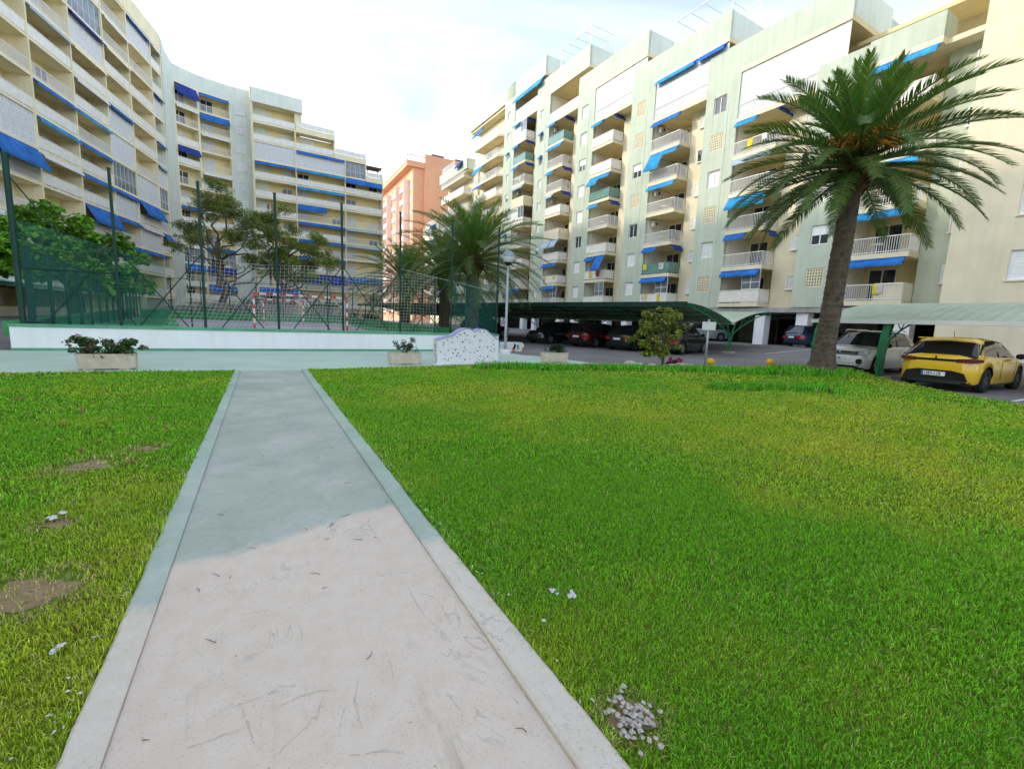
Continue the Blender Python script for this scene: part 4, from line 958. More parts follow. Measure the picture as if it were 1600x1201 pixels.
CP0 = Vector((12.5, 25.9, 0)); CPA = R_(43.6)
carport('carport', 'long dark carport on green lattice posts in front of the right-hand block', 0, 0, 36.0, [0.1+5.0*i for i in range(8)], (-1, 1), 'roof_green', 1.78, 5.9, 0.86, dark=True, P=CP0, rz=CPA)
def near_carport():
    r, t0 = 17.95, -9.0
    root = carport('carport', 'pale green corrugated carport over the white and yellow cars', r, t0, 9.3, [18.1, 16.05, 11.0, 6.0, 1.0], (1,), 'roof_green', 1.86, 5.2, 0.85)
    for y in (18.1, 16.05, 11.0, 6.0, 1.0):   # swept sheet-metal legs, bowed towards the lawn
        b = MB(); pts = [(-0.02, 1.78), (-0.16, 1.45), (-0.23, 1.0), (-0.2, 0.5), (-0.05, 0.0)]
        poly = pts+[(0.30, 0.0), (0.12, 0.5), (0.08, 1.0), (0.14, 1.45), (0.25, 1.74)]
        b.prism(poly, y-0.05, y+0.05); b.build('swept_leg', 'truss_green', root)
near_carport()
carport('carport', 'teal roofed carport behind the court fence on the left', -17.5, 26.0, 62.0, [2.0+5*i for i in range(7)], (1,), 'roof_teal', 3.35, 4.2, -0.75)
lb = thing('garage_row', 'row of shaded lock-up garages under the left-hand block', 'garage', G(-22.5, 26, 0), TH)
MB().box(0, 0.3, -3, 38, 0, 3.2).build('garage_wall', 'garage_wall', lb)
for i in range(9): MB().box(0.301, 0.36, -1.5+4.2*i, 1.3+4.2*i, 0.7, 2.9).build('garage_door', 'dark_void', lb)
lw = MB().box(0, 0.25, 0, 40, 0, 1.15).build('boundary_wall', 'plaster_cream', None, loc=G(-13.0, 18.3, 0), rotz=TH); tag(lw, 'low cream boundary wall left of the court fence', 'wall')

# ------------------------------------------------------------------ cars
def interp(xs, ys, x): return float(np.interp(x, xs, ys))
def make_car(name, label, P, heading, spec, group=None):
    root = thing(name, label, 'car', P, heading, group)
    L, Wd, Hh = spec['L'], spec['W'], spec['H']; zs = 0.2; wr = spec.get('wr', 0.32); xr = -L/2+spec['ro']; xf = L/2-spec['fo']
    body = spec['body']; topx, topz = zip(*spec['top'])          # upper edge of lower body: (x, z)
    N = 90; xs = np.linspace(-L/2, L/2, N+1); M = []
    for x in xs:
        e = min(x+L/2, L/2-x); taper = 1-0.30*math.exp(-e/0.13)-0.06*math.exp(-e/0.6)
        hw = Wd/2*taper; zt = interp(topx, topz, x)
        zb = zs+0.12*math.exp(-e/0.12)
        ar = zb
        for xc in (xr, xf):
            dx = x-xc; R = wr+0.065
            if abs(dx) < R: ar = max(ar, wr+math.sqrt(R*R-dx*dx))
        ar = min(ar, zt-0.12)
        zm = max(0.58*zt, ar+0.03); zsh = zt-0.06
        arch = ar > zb+0.02
        hw2 = hw+(0.012 if arch else 0)
        M.append([(hw*0.93 if not arch else hw2, ar), (hw2, ar+0.05 if ar+0.05 < zm else zm), (hw2*1.0, zm), (hw*0.985, (zm+zsh)/2+0.02), (hw*0.955, zsh), (hw*0.90, zt-0.012), (hw*0.55, zt+0.018*Hh), (0.0, zt+0.024*Hh)])
    k = len(M[0]); vs = []; 
    for i, x in enumerate(xs):
        row = M[i]
        for y, z in row: vs.append((x, -y, z))
        for y, z in reversed(row[:-1]): vs.append((x, y, z))
    kk = 2*k-1; fs = [(i*kk+j, i*kk+j+1, (i+1)*kk+j+1, (i+1)*kk+j) for i in range(N) for j in range(kk-1)]
    bo = MB().add(vs, fs)
    for e_, sg_ in ((0, -1), (N, 1)):     # softly domed nose and tail skins with their own vertices
        rim_ = [Vector(vs[e_*kk+j]) for j in range(kk)]; zc = sum(p.z for p in rim_)/kk
        in_ = [Vector((p.x+sg_*0.02, p.y*0.8, zc+(p.z-zc)*0.8)) for p in rim_]; in2 = [Vector((p.x+sg_*0.028, p.y*0.4, zc+(p.z-zc)*0.4)) for p in rim_]
        c_ = Vector((rim_[0].x+sg_*0.03, 0, zc)); q = kk
        ff = [(j, (j+1) % q, q+(j+1) % q, q+j) for j in range(q)]+[(q+j, q+(j+1) % q, 2*q+(j+1) % q, 2*q+j) for j in range(q)]+[(2*q+j, 2*q+(j+1) % q, 3*q) for j in range(q)]
        bo.add(rim_+in_+in2+[c_], ff if sg_ < 0 else [tuple(reversed(f)) for f in ff])
    bo.build('body', body, root, smooth=True)
    MB().box(-L/2+0.12, L/2-0.12, -Wd/2+0.16, Wd/2-0.16, 0.17, 0.62).build('underbody', 'car_trim', root)
    # greenhouse: dark glass shell, roof skin and pillars
    gx = spec['green']       # [(x_low, ...)] rear base, rear roof, front roof, front base
    xb0, xt0, xt1, xb1 = gx; zb0 = interp(topx, topz, xb0)-0.01; zb1 = interp(topx, topz, xb1)-0.01; wb = Wd/2*0.885; wtp = Wd/2*spec.get('tuck', 0.70)
    st = []
    for f in np.linspace(0, 1, 7): st.append((xb0+(xt0-xb0)*f, zb0+(Hh-0.055-zb0)*math.sin(f*math.pi/2)**1.0 if spec.get('roundrear') else zb0+(Hh-0.055-zb0)*f))
    for f in np.linspace(0, 1, 9)[1:]: st.append((xt0+(xt1-xt0)*f, Hh-0.055+0.05*math.sin(f*math.pi)))
    for f in np.linspace(0, 1, 7)[1:]: st.append((xt1+(xb1-xt1)*f, Hh-0.055+(zb1-Hh+0.055)*f))
    def section(x, z, off=0.0):
        zl = interp(topx, topz, min(max(x, -L/2), L/2))-0.03; f = (z-zl)/max(0.05, Hh-zl); w_ = wb+(wtp-wb)*max(0, min(1, f))
        return [(x, -wb-off, zl), (x, -(wb+w_)/2-off, (zl+z)/2+0.02), (x, -w_-off, z-0.05*f+off*0.3), (x, -w_*0.8, z+0.0+off), (x, 0, z+0.022+off), (x, w_*0.8, z+off), (x, w_+off, z-0.05*f+off*0.3), (x, (wb+w_)/2+off, (zl+z)/2+0.02), (x, wb+off, zl)]
    rows = [section(x, z) for x, z in st]; vs = [p for r in rows for p in r]
    fs = [(i*9+j, i*9+j+1, (i+1)*9+j+1, (i+1)*9+j) for i in range(len(rows)-1) for j in range(8)]
    MB().add(vs, fs).build('window_glass', 'car_glass', root, smooth=True)
    roof = MB(); rr = [section(x, z, 0.008) for x, z in st[5:15]]; vs = [p for r in rr for p in r[2:7]]
    roof.add(vs, [(i*5+j, i*5+j+1, (i+1)*5+j+1, (i+1)*5+j) for i in range(len(rr)-1) for j in range(4)])
    roof.build('roof', spec.get('roofcol', body), root, smooth=True)
    def strip(xs_, wdt, nm):
        b = MB()
        for s in (0, 1):
            vs = []
            for q in range(len(xs_)):
                x, z = xs_[q]; se = section(x, z, 0.012)
                for idx in ((2, 1, 0) if s == 0 else (6, 7, 8)):
                    pp = se[idx]
                    f = (idx if s == 0 else 8-idx)
                    vs.append((pp[0], pp[1], pp[2]))
            b.add(vs, [(q*3+j, q*3+j+1, q*3+j+4, q*3+j+3) for q in range(len(xs_)-1) for j in range(2)])
        return b.build(nm, body, root)
    # pillars follow the glass sections: rear quarter, middle and front
    def pillar(x0, x1, xa, xb, nm, m=None):
        for s in (-1, 1):
            b = MB()
            def pt(xl, xt_, f): 
                zl = interp(topx, topz, min(max(xl, -L/2), L/2))-0.03; z = Hh-0.07; return (xl+(xt_-xl)*f, s*((wb+(wtp-wb)*f)+0.014), zl+(z-zl)*f)
            P4 = []
            for f in (0, .33, .66, 1): P4 += [pt(x0, xa, f), pt(x1, xb, f)]
            b.add(P4, [(2*q, 2*q+1, 2*q+3, 2*q+2) for q in range(3)])
            b.build(nm, m or body, root)
    rq = spec.get('rq', 0.35)
    pillar(xb0+0.02, xb0+rq+0.12, xt0-0.02, xt0+rq*0.7, 'rear_pillar'); pillar(xb1-0.10, xb1+0.02, xt1-0.06, xt1+0.03, 'front_pillar')
    xm = (xb0+rq+xb1)/2-0.1; pillar(xm, xm+0.08, xm-0.06, xm+0.03, 'door_pillar', 'car_trim')
    # wheels
    tm = cached(('tyre', wr), lambda: MB().lathe([(wr*0.66, -0.10), (wr*0.93, -0.105), (wr, -0.07), (wr, 0.07), (wr*0.93, 0.105), (wr*0.66, 0.10)], 28, axis='y').mesh('tyre', 'tyre', True))
    def rimfn():
        b = MB().lathe([(wr*0.68, 0.085), (wr*0.62, 0.09), (wr*0.60, 0.03), (wr*0.2, 0.03), (wr*0.14, 0.075), (0.001, 0.078)], 24, axis='y')
        for q in range(5):
            a = q*2*math.pi/5; c, s = math.cos(a), math.sin(a); p, r_ = -s*0.035, c*0.035
            b.add([(c*wr*0.1-p, 0.082, s*wr*0.1-r_), (c*wr*0.1+p, 0.082, s*wr*0.1+r_), (c*wr*0.65+p*1.6, 0.086, s*wr*0.65+r_*1.6), (c*wr*0.65-p*1.6, 0.086, s*wr*0.65-r_*1.6)], [(0, 1, 2, 3)])
        return b.mesh('rim', spec.get('rim', 'rim_silver'), False)
    rm = cached(('rim', wr, spec.get('rim', 'rim_silver')), rimfn)
    for xc in (xr, xf):
        for s in (-1, 1):
            wh = link('wheel', tm, root, (xc, s*(Wd/2-0.115), wr)); link('rim', rm, wh, rotz=0 if s > 0 else math.pi)
    # sill trim, mirrors, door seams, handles
    for s in (-1, 1):
        MB().box(xr+wr+0.08, xf-wr-0.08, s*Wd/2*0.93-0.02, s*Wd/2*0.93+0.02, zs-0.02, zs+0.07).build('sill_trim', 'car_trim', root)
        MB().lathe([(0.001, -0.10), (0.06, -0.08), (0.085, 0), (0.06, 0.08), (0.001, 0.10)], 10, (xb1-0.32, s*(Wd/2+0.06), zb1+0.07), 'y').build('mirror', 'car_trim' if spec.get('mirror') is None else spec['mirror'], root, smooth=True)
        for xd in (xm-0.35, xm+0.55):
            zt_ = interp(topx, topz, xd); MB().box(xd, xd+0.16, s*(Wd/2*0.985)-0.012, s*(Wd/2*0.985)+0.012, zt_-0.16, zt_-0.13).build('door_handle', spec.get('roofcol', body), root)
        for xd in (xm-0.02, xf-wr-0.16):
            zt_ = interp(topx, topz, xd); MB().box(xd, xd+0.012, s*(Wd/2)-0.006+s*0.002, s*(Wd/2)+0.001+s*0.002, 0.34, zt_-0.1).build('door_seam', 'car_trim', root)
    spec['detail'](root, spec)
    return root
def plate(root, x, z, d, txt_n=7, w_=0.5):
    p = MB().box(min(x, x+d*0.02), max(x, x+d*0.02), -w_/2, w_/2, z-0.055, z+0.055).build('number_plate', 'plate_white', root)
    xa = x+d*0.021
    MB().box(min(xa, xa+d*0.004), max(xa, xa+d*0.004), *( (w_/2-0.045, w_/2-0.002) if d < 0 else (-w_/2+0.002, -w_/2+0.045) ), z-0.053, z+0.053).build('country_band', 'plate_blue', p)
    return p, xa
GLY = {'1': [(1, 0, 1, 4)], '0': [(0, 0, 0, 4), (2, 0, 2, 4), (0, 0, 2, 0), (0, 4, 2, 4)], '8': [(0, 0, 0, 4), (2, 0, 2, 4), (0, 0, 2, 0), (0, 4, 2, 4), (0, 2, 2, 2)], '4': [(0, 2, 0, 4), (2, 0, 2, 4), (0, 2, 2, 2)], '6': [(0, 0, 0, 4), (2, 0, 2, 2), (0, 0, 2, 0), (0, 2, 2, 2), (0, 4, 2, 4)],
       'L': [(0, 0, 0, 4), (0, 0, 2, 0)], 'Z': [(0, 0, 2, 0), (0, 4, 2, 4), (0, 0, 2, 4)], 'N': [(0, 0, 0, 4), (2, 0, 2, 4), (0, 4, 2, 0)], 'K': [(0, 0, 0, 4), (0, 2, 2, 4), (0, 2, 2, 0)], 'M': [(0, 0, 0, 4), (2, 0, 2, 4), (0, 4, 1, 2), (1, 2, 2, 4)], 'T': [(1, 0, 1, 4), (0, 4, 2, 4)], '3': [(2, 0, 2, 4), (0, 0, 2, 0), (0, 2, 2, 2), (0, 4, 2, 4)], '2': [(0, 0, 0, 2), (2, 2, 2, 4), (0, 0, 2, 0), (0, 2, 2, 2), (0, 4, 2, 4)]}
def plate_text(p, xa, z, d, txt, w_=0.5):
    b = MB(); u = 0.0125; x = -w_/2+0.06
    for ch in txt:
        if ch == ' ': x += 0.025; continue
        for (a0, b0, a1, b1) in GLY[ch]:
            P0 = Vector((0, (x+a0*u)*(-d if d < 0 else 1), z-0.034+b0*0.017)); P1 = Vector((0, (x+a1*u)*(-d if d < 0 else 1), z-0.034+b1*0.017))
            if d < 0: P0.y = -(x+a0*u); P1.y = -(x+a1*u)
            n = (P1-P0).normalized(); q = Vector((0, -n.z, n.y))*0.0055; e = n*0.0055; X_ = Vector((xa+d*0.002, 0, 0))
            b.add([P0-e-q+X_, P1+e-q+X_, P1+e+q+X_, P0-e+q+X_], [(0, 1, 2, 3)])
        x += u*2+0.024
    b.build('plate_text', 'plate_ink', p)
def hatch_detail(root, s):
    L, Wd = s['L'], s['W']; x = -L/2-0.026
    MB().box(x-0.006, x+0.03, -0.60, 0.60, 0.80, 0.865).build('light_bar', 'car_trim', root)
    for sg in (-1, 1):
        lt = MB().add([(x-0.008, sg*0.42, 0.785), (x-0.008, sg*0.42, 0.875), (x+0.02, sg*0.72, 0.90), (x+0.30, sg*0.868, 0.885), (x+0.28, sg*0.872, 0.81), (x+0.02, sg*0.74, 0.785)], [(0, 1, 2, 5), (5, 2, 3, 4)] if sg < 0 else [(0, 5, 2, 1), (5, 4, 3, 2)]).build('tail_light', 'tail_dark', root)
        for q in range(3): MB().box(x-0.014, x+0.0, sg*0.5+q*0.07*sg-0.012, sg*0.5+q*0.07*sg+0.012, 0.80, 0.865).build('light_claw', 'tail_red', lt)
    pl = [(-0.68, 0.30), (-0.60, 0.50), (-0.36, 0.56), (0.36, 0.56), (0.60, 0.50), (0.68, 0.30), (0.55, 0.22), (-0.55, 0.22)]
    MB().add([(x-0.022+0.035*(abs(y) > 0.62), y, z) for y, z in pl]+[(x+0.15, y, z) for y, z in pl], [tuple(reversed(range(8)))]+[(i, (i+1) % 8, (i+1) % 8+8, i+8) for i in range(8)]).build('bumper_insert', 'car_trim', root)
    p, xa = plate(root, x-0.03, 0.455, -1); plate_text(p, xa, 0.455, -1, '1884 LZN')
    MB().tube([(-1.0, 0, s['H']-0.02), (-1.12, 0, s['H']+0.16)], 0.008, 5).build('aerial', 'car_trim', root)
    MB().box(-1.72, -1.35, -0.56, 0.56, s['H']-0.045, s['H']-0.015).build('roof_spoiler', 'car_yellow', root)
    MB().lathe([(0.001, -0.01), (0.045, -0.008), (0.05, 0.0)], 12, (x-0.012, 0, 0.90), 'y').build('badge_mount', 'car_trim', root)
def suv_detail(root, s):
    L, Wd = s['L'], s['W']; x = L/2+0.026
    MB().box(x-0.06, x+0.012, -0.62, 0.62, 0.70, 0.83).build('grille', 'car_trim', root)
    for z in (0.73, 0.80): MB().box(x+0.012, x+0.02, -0.6, 0.6, z, z+0.018).build('grille_bar', 'chrome', root)
    MB().lathe([(0.075, 0.02), (0.06, 0.032), (0.05, 0.02)], 18, (0, 0, 0), 'y').build('badge', 'chrome', root, rot=(0, 0, -math.pi/2), loc=(x+0.01, 0, 0.775))
    for sg in (-1, 1):
        MB().add([(x+0.004, sg*0.56, 0.70), (x+0.004, sg*0.56, 0.84), (x-0.10, sg*0.80, 0.87), (x-0.34, sg*0.88, 0.87), (x-0.20, sg*0.87, 0.75), (x-0.06, sg*0.80, 0.70)], [(0, 1, 2, 5), (5, 2, 3, 4)] if sg > 0 else [(0, 5, 2, 1), (5, 4, 3, 2)]).build('headlight', 'head_clear', root)
        o = MB().lathe([(0.11, 0.0), (0.10, 0.03), (0.08, 0.03), (0.075, 0.0)], 14, axis='y').build('fog_ring', 'chrome', root, loc=(x-0.05, sg*0.66, 0.47), rot=(0, 0, -math.pi/2+sg*0.25))
        MB().lathe([(0.001, 0.005), (0.09, 0.005)], 14, axis='y').build('fog_recess', 'car_trim', o)
    pl = [(-0.72, 0.34), (-0.5, 0.40), (0.5, 0.40), (0.72, 0.34), (0.55, 0.22), (-0.55, 0.22)]
    MB().add([(x+0.012-0.09*(abs(y) > 0.6), y, z) for y, z in pl]+[(x-0.15, y, z) for y, z in pl], [tuple(range(6))]+[(i, i+6, (i+1) % 6+6, (i+1) % 6) for i in range(6)]).build('lower_intake', 'car_trim', root)
    MB().box(x-0.04, x+0.018, -0.55, 0.55, 0.19, 0.235).build('skid_plate', 'rim_silver', root)
    p, xa = plate(root, x+0.014, 0.56, 1); plate_text(p, xa, 0.56, 1, '6L81 MK')
    for sg in (-1, 1): MB().tube([(-1.4, sg*0.6, s['H']+0.005), (-1.2, sg*0.6, s['H']+0.04), (0.35, sg*0.61, s['H']+0.03), (0.5, sg*0.61, s['H']-0.02)], 0.018, 5).build('roof_rail', 'chrome', root)
def plain_detail(root, s):
    L, Wd = s['L']+0.05, s['W']; zt = s['top'][0][1]
    for sg in (-1, 1):
        MB().add([(-L/2-0.006, sg*0.48, zt-0.22), (-L/2-0.006, sg*0.48, zt-0.06), (-L/2+0.02, sg*0.74, zt-0.05), (-L/2+0.25, sg*Wd*0.47, zt-0.08), (-L/2+0.2, sg*Wd*0.485, zt-0.22), (-L/2+0.01, sg*0.74, zt-0.23)], [(0, 1, 2, 5), (5, 2, 3, 4)] if sg < 0 else [(0, 5, 2, 1), (5, 4, 3, 2)]).build('tail_light', 'tail_red', root)
        MB().box(L/2-0.09, L/2-0.01, sg*0.62-0.13, sg*0.62+0.13, 0.62, 0.74).build('headlight', 'head_clear', root)
    p, xa = plate(root, -L/2-0.012, 0.66, -1)
    MB().box(-L/2-0.012, -L/2+0.05, -0.66, 0.66, 0.27, 0.40).build('bumper_insert', 'car_trim', root)
HATCH = dict(L=4.06, W=1.75, H=1.44, ro=0.72, fo=0.80, wr=0.325, body='car_yellow', roofcol='car_yellow', rim='rim_dark', tuck=0.69, rq=0.30,
             top=[(-2.03, 0.84), (-1.98, 0.93), (-1.6, 0.99), (-0.6, 0.95), (0.75, 0.93), (1.2, 0.90), (1.75, 0.80), (1.98, 0.66), (2.03, 0.55)], green=(-1.93, -1.28, 0.15, 1.10), detail=hatch_detail)
SUV = dict(L=4.24, W=1.82, H=1.57, ro=0.80, fo=0.84, wr=0.345, body='car_white', rim='rim_silver', tuck=0.71, rq=0.35, mirror='car_trim',
           top=[(-2.12, 0.80), (-2.08, 0.98), (-1.7, 1.03), (0.85, 1.0), (1.1, 0.99), (1.75, 0.93), (2.05, 0.84), (2.12, 0.66)], green=(-2.0, -1.35, 0.30, 1.12), detail=suv_detail)
ESTATE = dict(L=4.6, W=1.78, H=1.5, ro=0.95, fo=0.88, wr=0.32, body='car_blue', rim='rim_silver', tuck=0.70, rq=0.22,
              top=[(-2.3, 0.80), (-2.26, 0.93), (-1.8, 0.96), (0.9, 0.92), (1.25, 0.9), (1.9, 0.82), (2.2, 0.72), (2.3, 0.55)], green=(-2.22, -1.95, 0.35, 1.2), detail=plain_detail)
def var(base, **kw): d = dict(base); d.update(kw); return d
HR = TH      # heading along +r, towards the right-hand block
def ccar(x, y):
    P = CP0+Vector((math.cos(CPA), math.sin(CPA), 0))*x+Vector((-math.sin(CPA), math.cos(CPA), 0))*y; return Vector((P.x, P.y, float(zg(P.x, P.y))-0.012))
def cpos(r, t): P = G(r, t); return Vector((P.x, P.y, float(zg(P.x, P.y))-0.012))
make_car('parked_car', 'bright yellow hatchback seen from behind at the right edge', cpos(18.05, 5.05), HR, HATCH)
make_car('parked_car', 'white compact SUV facing the lawn behind the big palm trunk', cpos(20.55, 8.55), HR+math.pi, SUV)
make_car('parked_car', 'dark blue estate car parked under the block between the carports', cpos(34.2, 17.2), HR-0.3, ESTATE)
make_car('parked_car', 'silver SUV with a red tail light under the dark carport, right of the small tree', cpos(32.3, 25.5), HR-0.3, var(SUV, body='car_silver', detail=plain_detail))
make_car('parked_car', 'black SUV in the carport shade, half hidden by the small tree', ccar(-2.7, 1.8), CPA, var(SUV, body='car_black', detail=plain_detail))
make_car('parked_car', 'black hatchback in the carport shade left of the small tree', ccar(-2.8, 4.5), CPA, var(HATCH, body='car_black', roofcol='car_black', detail=plain_detail))
make_car('parked_car', 'dark red car in the middle of the carport shade', ccar(-2.6, 7.4), CPA, var(ESTATE, body='car_red'))
make_car('parked_car', 'black car with a sloping bonnet under the carport left of the dark red car', ccar(-2.7, 11.0), CPA+math.pi, var(ESTATE, body='car_black'))
make_car('parked_car', 'black high car parked under the carport just right of the lamp post', ccar(-2.6, 19.0), CPA, var(SUV, body='car_black', H=1.75, detail=plain_detail))
make_car('parked_car', 'dark blue car cut by the left edge behind the court fence', cpos(-15.3, 24.3), HR+2.2, var(ESTATE, body='car_blue'))
# ------------------------------------------------------------------ palms
def frond_mesh(key, L, droop, lift, nl=46, leaf=0.55, vee=0.55, seed=0, tone=(1, 1, 1)):
    """rachis leaving the origin along +x, arching over and down; leaflets in two ranks"""
    def fn():
        rn = random.Random(seed); pts = []; x = z = 0.0; a = lift; n = 22
        for i in range(n+1):
            pts.append(Vector((x, 0.0, z))); f = i/n
            a = lift-droop*(f**1.35); x += math.cos(a)*L/n; z += math.sin(a)*L/n
        b = MB().tube(pts, [0.045*(1-0.93*i/n)+0.004 for i in range(n+1)], 4)
        cols = [(0.20*tone[0], 0.22*tone[1], 0.055)]*len(b.v)
        for i in range(nl):
            f = 0.10+0.90*i/(nl-1); q = f*n; k = min(int(q), n-1); P = pts[k].lerp(pts[k+1], q-k); T = (pts[k+1]-pts[k]).normalized()
            N = Vector((-T.z, 0, T.x)); ll = leaf*(0.35+0.65*math.sin(min(1, f*1.25+0.12)*math.pi*0.62))*(1-0.55*max(0, f-0.72)/0.28)*rn.uniform(0.88, 1.1)
            for s in (-1, 1):
                fw = 0.55+0.75*f; d = (Vector((0, s, 0))*math.cos(vee)+N*math.sin(vee)*rn.uniform(0.7, 1.2)+T*fw*rn.uniform(0.85, 1.15)).normalized()
                tip = P+d*ll+Vector((0, 0, -0.12*ll)); mid = P+d*ll*0.5; wv = T*(0.018+0.012*rn.random())
                o = len(b.v); b.add([P-wv*0.7, P+wv*0.7, mid+wv, mid-wv, tip], [(0, 1, 2, 3), (3, 2, 4)])
                g = rn.uniform(0.75, 1.25); y = rn.random()*0.5*(f > 0.6); c = (0.085*g*tone[0]+0.08*y, 0.175*g*tone[1]+0.05*y, 0.028*g*tone[2]); cols += [c]*5
        m = b.mesh('frond', 'leaf'); add_vcol(m, np.array(cols)); return m
    return cached(key, fn)
def palm(label, P, h, r0, r1, crownL, nfr, seed, flare=1.35, lean=(0, 0), dates=True, leafdens=46, group=None, zcrown=None):
    rn = random.Random(seed); root = thing('palm_tree', label, 'palm', P, rn.uniform(0, 6), group)
    # trunk with ringed leaf scars
    N = int(h/0.055); K = 30; vs = []; fs = []
    inv = Matrix.Rotation(-root.rotation_euler.z, 3, 'Z'); ln = inv @ Vector((lean[0], lean[1], 0))
    for i in range(N+1):
        f = i/N; z = h*f-0.25*(1-f)
        r = r0+(r1-r0)*f**0.8+r0*(flare-1)*math.exp(-z/0.28)+0.12*r1*math.exp(-((f-1)/0.1)**2)
        ring = 0.018*(1 if (i % 3 == 0) else 0)*(0.6+0.8*rn.random())
        for j in range(K):
            a = 2*math.pi*j/K; rr = r+ring*(0.5+0.5*math.sin(a*7+i*1.9))+rn.uniform(-.012, .012); vs.append((rr*math.cos(a)+ln.x*f, rr*math.sin(a)+ln.y*f, z))
    fs = [(i*K+j, i*K+(j+1) % K, (i+1)*K+(j+1) % K, (i+1)*K+j) for i in range(N) for j in range(K)]
    MB().add(vs, fs).build('trunk', 'palm_trunk', root)
    # boots: cut leaf bases under the crown
    bt = MB()
    for i in range(150):
        a = i*2.399; z = h-0.75+1.1*(i/150); rr = r1*(1.02+0.18*math.sin(i/150*math.pi)); c, s = math.cos(a), math.sin(a)
        p = Vector((rr*c+ln.x, rr*s+ln.y, z)); d = Vector((c*0.75, s*0.75, 0.75)); t = Vector((-s, c, 0))*0.07; l = rn.uniform(0.12, 0.32)
        bt.add([p-t-d*0.1, p+t-d*0.1, p+t*0.6+d*l, p-t*0.6+d*l, p+Vector((0, 0, 0.08))+d*l*0.8], [(0, 1, 2, 3), (0, 3, 4), (1, 4, 2), (3, 2, 4)])
    o = bt.build('leaf_bases', 'palm_boot', root); o['kind'] = 'stuff'
    top = Vector((ln.x, ln.y, h+0.35))
    for i in range(nfr):
        f = (i+0.5)/nfr; a = i*2.39996+rn.uniform(-.12, .12)
        el = math.pi/2*(0.93-1.14*f**0.85)              # inner fronds upright, outer ones hanging
        var_ = rn.randrange(2); lv = 0 if f < 0.22 else 1 if f < 0.5 else 2 if f < 0.78 else 3
        dr = (0.45, 0.75, 0.9, 0.8)[lv]+0.22*var_
        tone = ((1.25, 1.35, 1.0), (1.0, 1.1, 1.0), (0.85, 0.92, 1.0), (0.8, 0.8, 0.9))[lv]
        m = frond_mesh(('frond', crownL, leafdens, lv, var_), crownL*(0.66, 0.92, 1.0, 0.92)[lv], dr, 0.0, leafdens, crownL*0.135, (0.65, 0.5, 0.35, 0.25)[lv], seed*7+lv*3+var_, tone)
        q = Vector((math.cos(a), math.sin(a), 0))
        ob = link('frond', m, root, top+q*(0.16+0.25*f)*min(1, r1*2.2)+Vector((0, 0, 0.25*(1-f)-0.45*f)))
        ob.rotation_euler = (rn.uniform(-.25, .25), -el, a); ob.scale = (rn.uniform(0.9, 1.07),)*3
    if dates:
        for i in range(6):
            a = rn.uniform(0, 6.28); d = MB(); cols = []
            base = top+Vector((math.cos(a)*0.3, math.sin(a)*0.3, 0.1)); ln_ = rn.uniform(0.7, 1.2)
            for k in range(34):
                e = a+rn.gauss(0, .35); l = ln_*rn.uniform(.7, 1.1); hgt = rn.uniform(0.05, 0.6)
                p1 = base+Vector((math.cos(e)*l*0.5, math.sin(e)*l*0.5, hgt)); p2 = base+Vector((math.cos(e)*l*0.85, math.sin(e)*l*0.85, hgt-0.25))
                d.tube([base, p1, p2], [0.012, 0.016, 0.02], 3, False)
            d.build('date_cluster', 'date_orange', root)
    return root
pP = gnd(1281, 588); pP.z = float(lawn_z(pP.x, pP.y))-0.02
palm('big date palm with a thick bare trunk standing on the lawn by the carport', pP, 6.25, 0.30, 0.25, 3.7, 80, 3, 1.8, lean=(0.30, 0.1), leafdens=70)
for (lab, u, y, h, L, sd) in (('tallest date palm right of the court fence, nearest of three', 737, 26.5, 4.7, 4.7, 12), ('date palm with drooping fronds in the middle of three beyond the court', 694, 33.0, 4.3, 4.7, 13), ('low date palm farthest left of three beyond the court', 634, 39.5, 4.2, 5.0, 14)):
    q = aty(u, 505, y); q.z = float(zg(q.x, q.y))-0.05
    palm(lab, q, h, 0.42, 0.36, L, 84, sd, 1.3, dates=False, leafdens=48)

# ------------------------------------------------------------------ leafy trees and shrubs
def leaf_cloud(centers, n, size, base, rn_, aspect=0.55, flat=0.0, spread=1.0, shell=0.35, vary=0.3, yellow=0.0):
    """n leaf blades spread through blobs (cx,cy,cz,rx,ry,rz); returns V,F,C"""
    C = np.array(centers); wgt = C[:, 3]*C[:, 4]*C[:, 5]; wgt = wgt/wgt.sum(); idx = rn_.choice(len(C), n, p=wgt)
    d = rn_.normal(size=(n, 3)); d /= np.linalg.norm(d, axis=1)[:, None]; rad = rn_.random(n)**shell
    P = C[idx, :3]+d*C[idx, 3:6]*rad[:, None]*spread
    nrm = d*0.6+rn_.normal(size=(n, 3))*0.7+np.array([0, 0, 0.5+flat]); nrm /= np.linalg.norm(nrm, axis=1)[:, None]
    t = np.cross(nrm, rn_.normal(size=(n, 3))); t /= np.linalg.norm(t, axis=1)[:, None]+1e-9; b = np.cross(nrm, t)
    s = size*(0.6+0.8*rn_.random(n))[:, None]
    V = np.stack([P-t*s*0.5, P+b*s*aspect*0.5+nrm*s*0.08, P+t*s*0.5, P-b*s*aspect*0.5+nrm*s*0.08], 1).reshape(-1, 3)
    Fq = np.arange(4*n).reshape(n, 4)
    g = 1+vary*rn_.normal(size=(n, 1)); blob = 1+0.18*rn_.normal(size=(len(C), 1))[idx]
    col = np.array(base)[None]*np.clip(g, 0.45, 1.7)*blob; y = (rn_.random((n, 1)) < yellow)*1.0
    col = col*(1-y*0.6)+y*0.6*np.array([[0.22, 0.17, 0.02]])
    return V, Fq, np.repeat(np.clip(col, 0.005, 1), 4, 0)
def foliage(name, parent, *a, **k):
    V, Fq, C = leaf_cloud(*a, **k); o = link(name, np_mesh(name, V, Fq, 'leaf', C), parent); return o
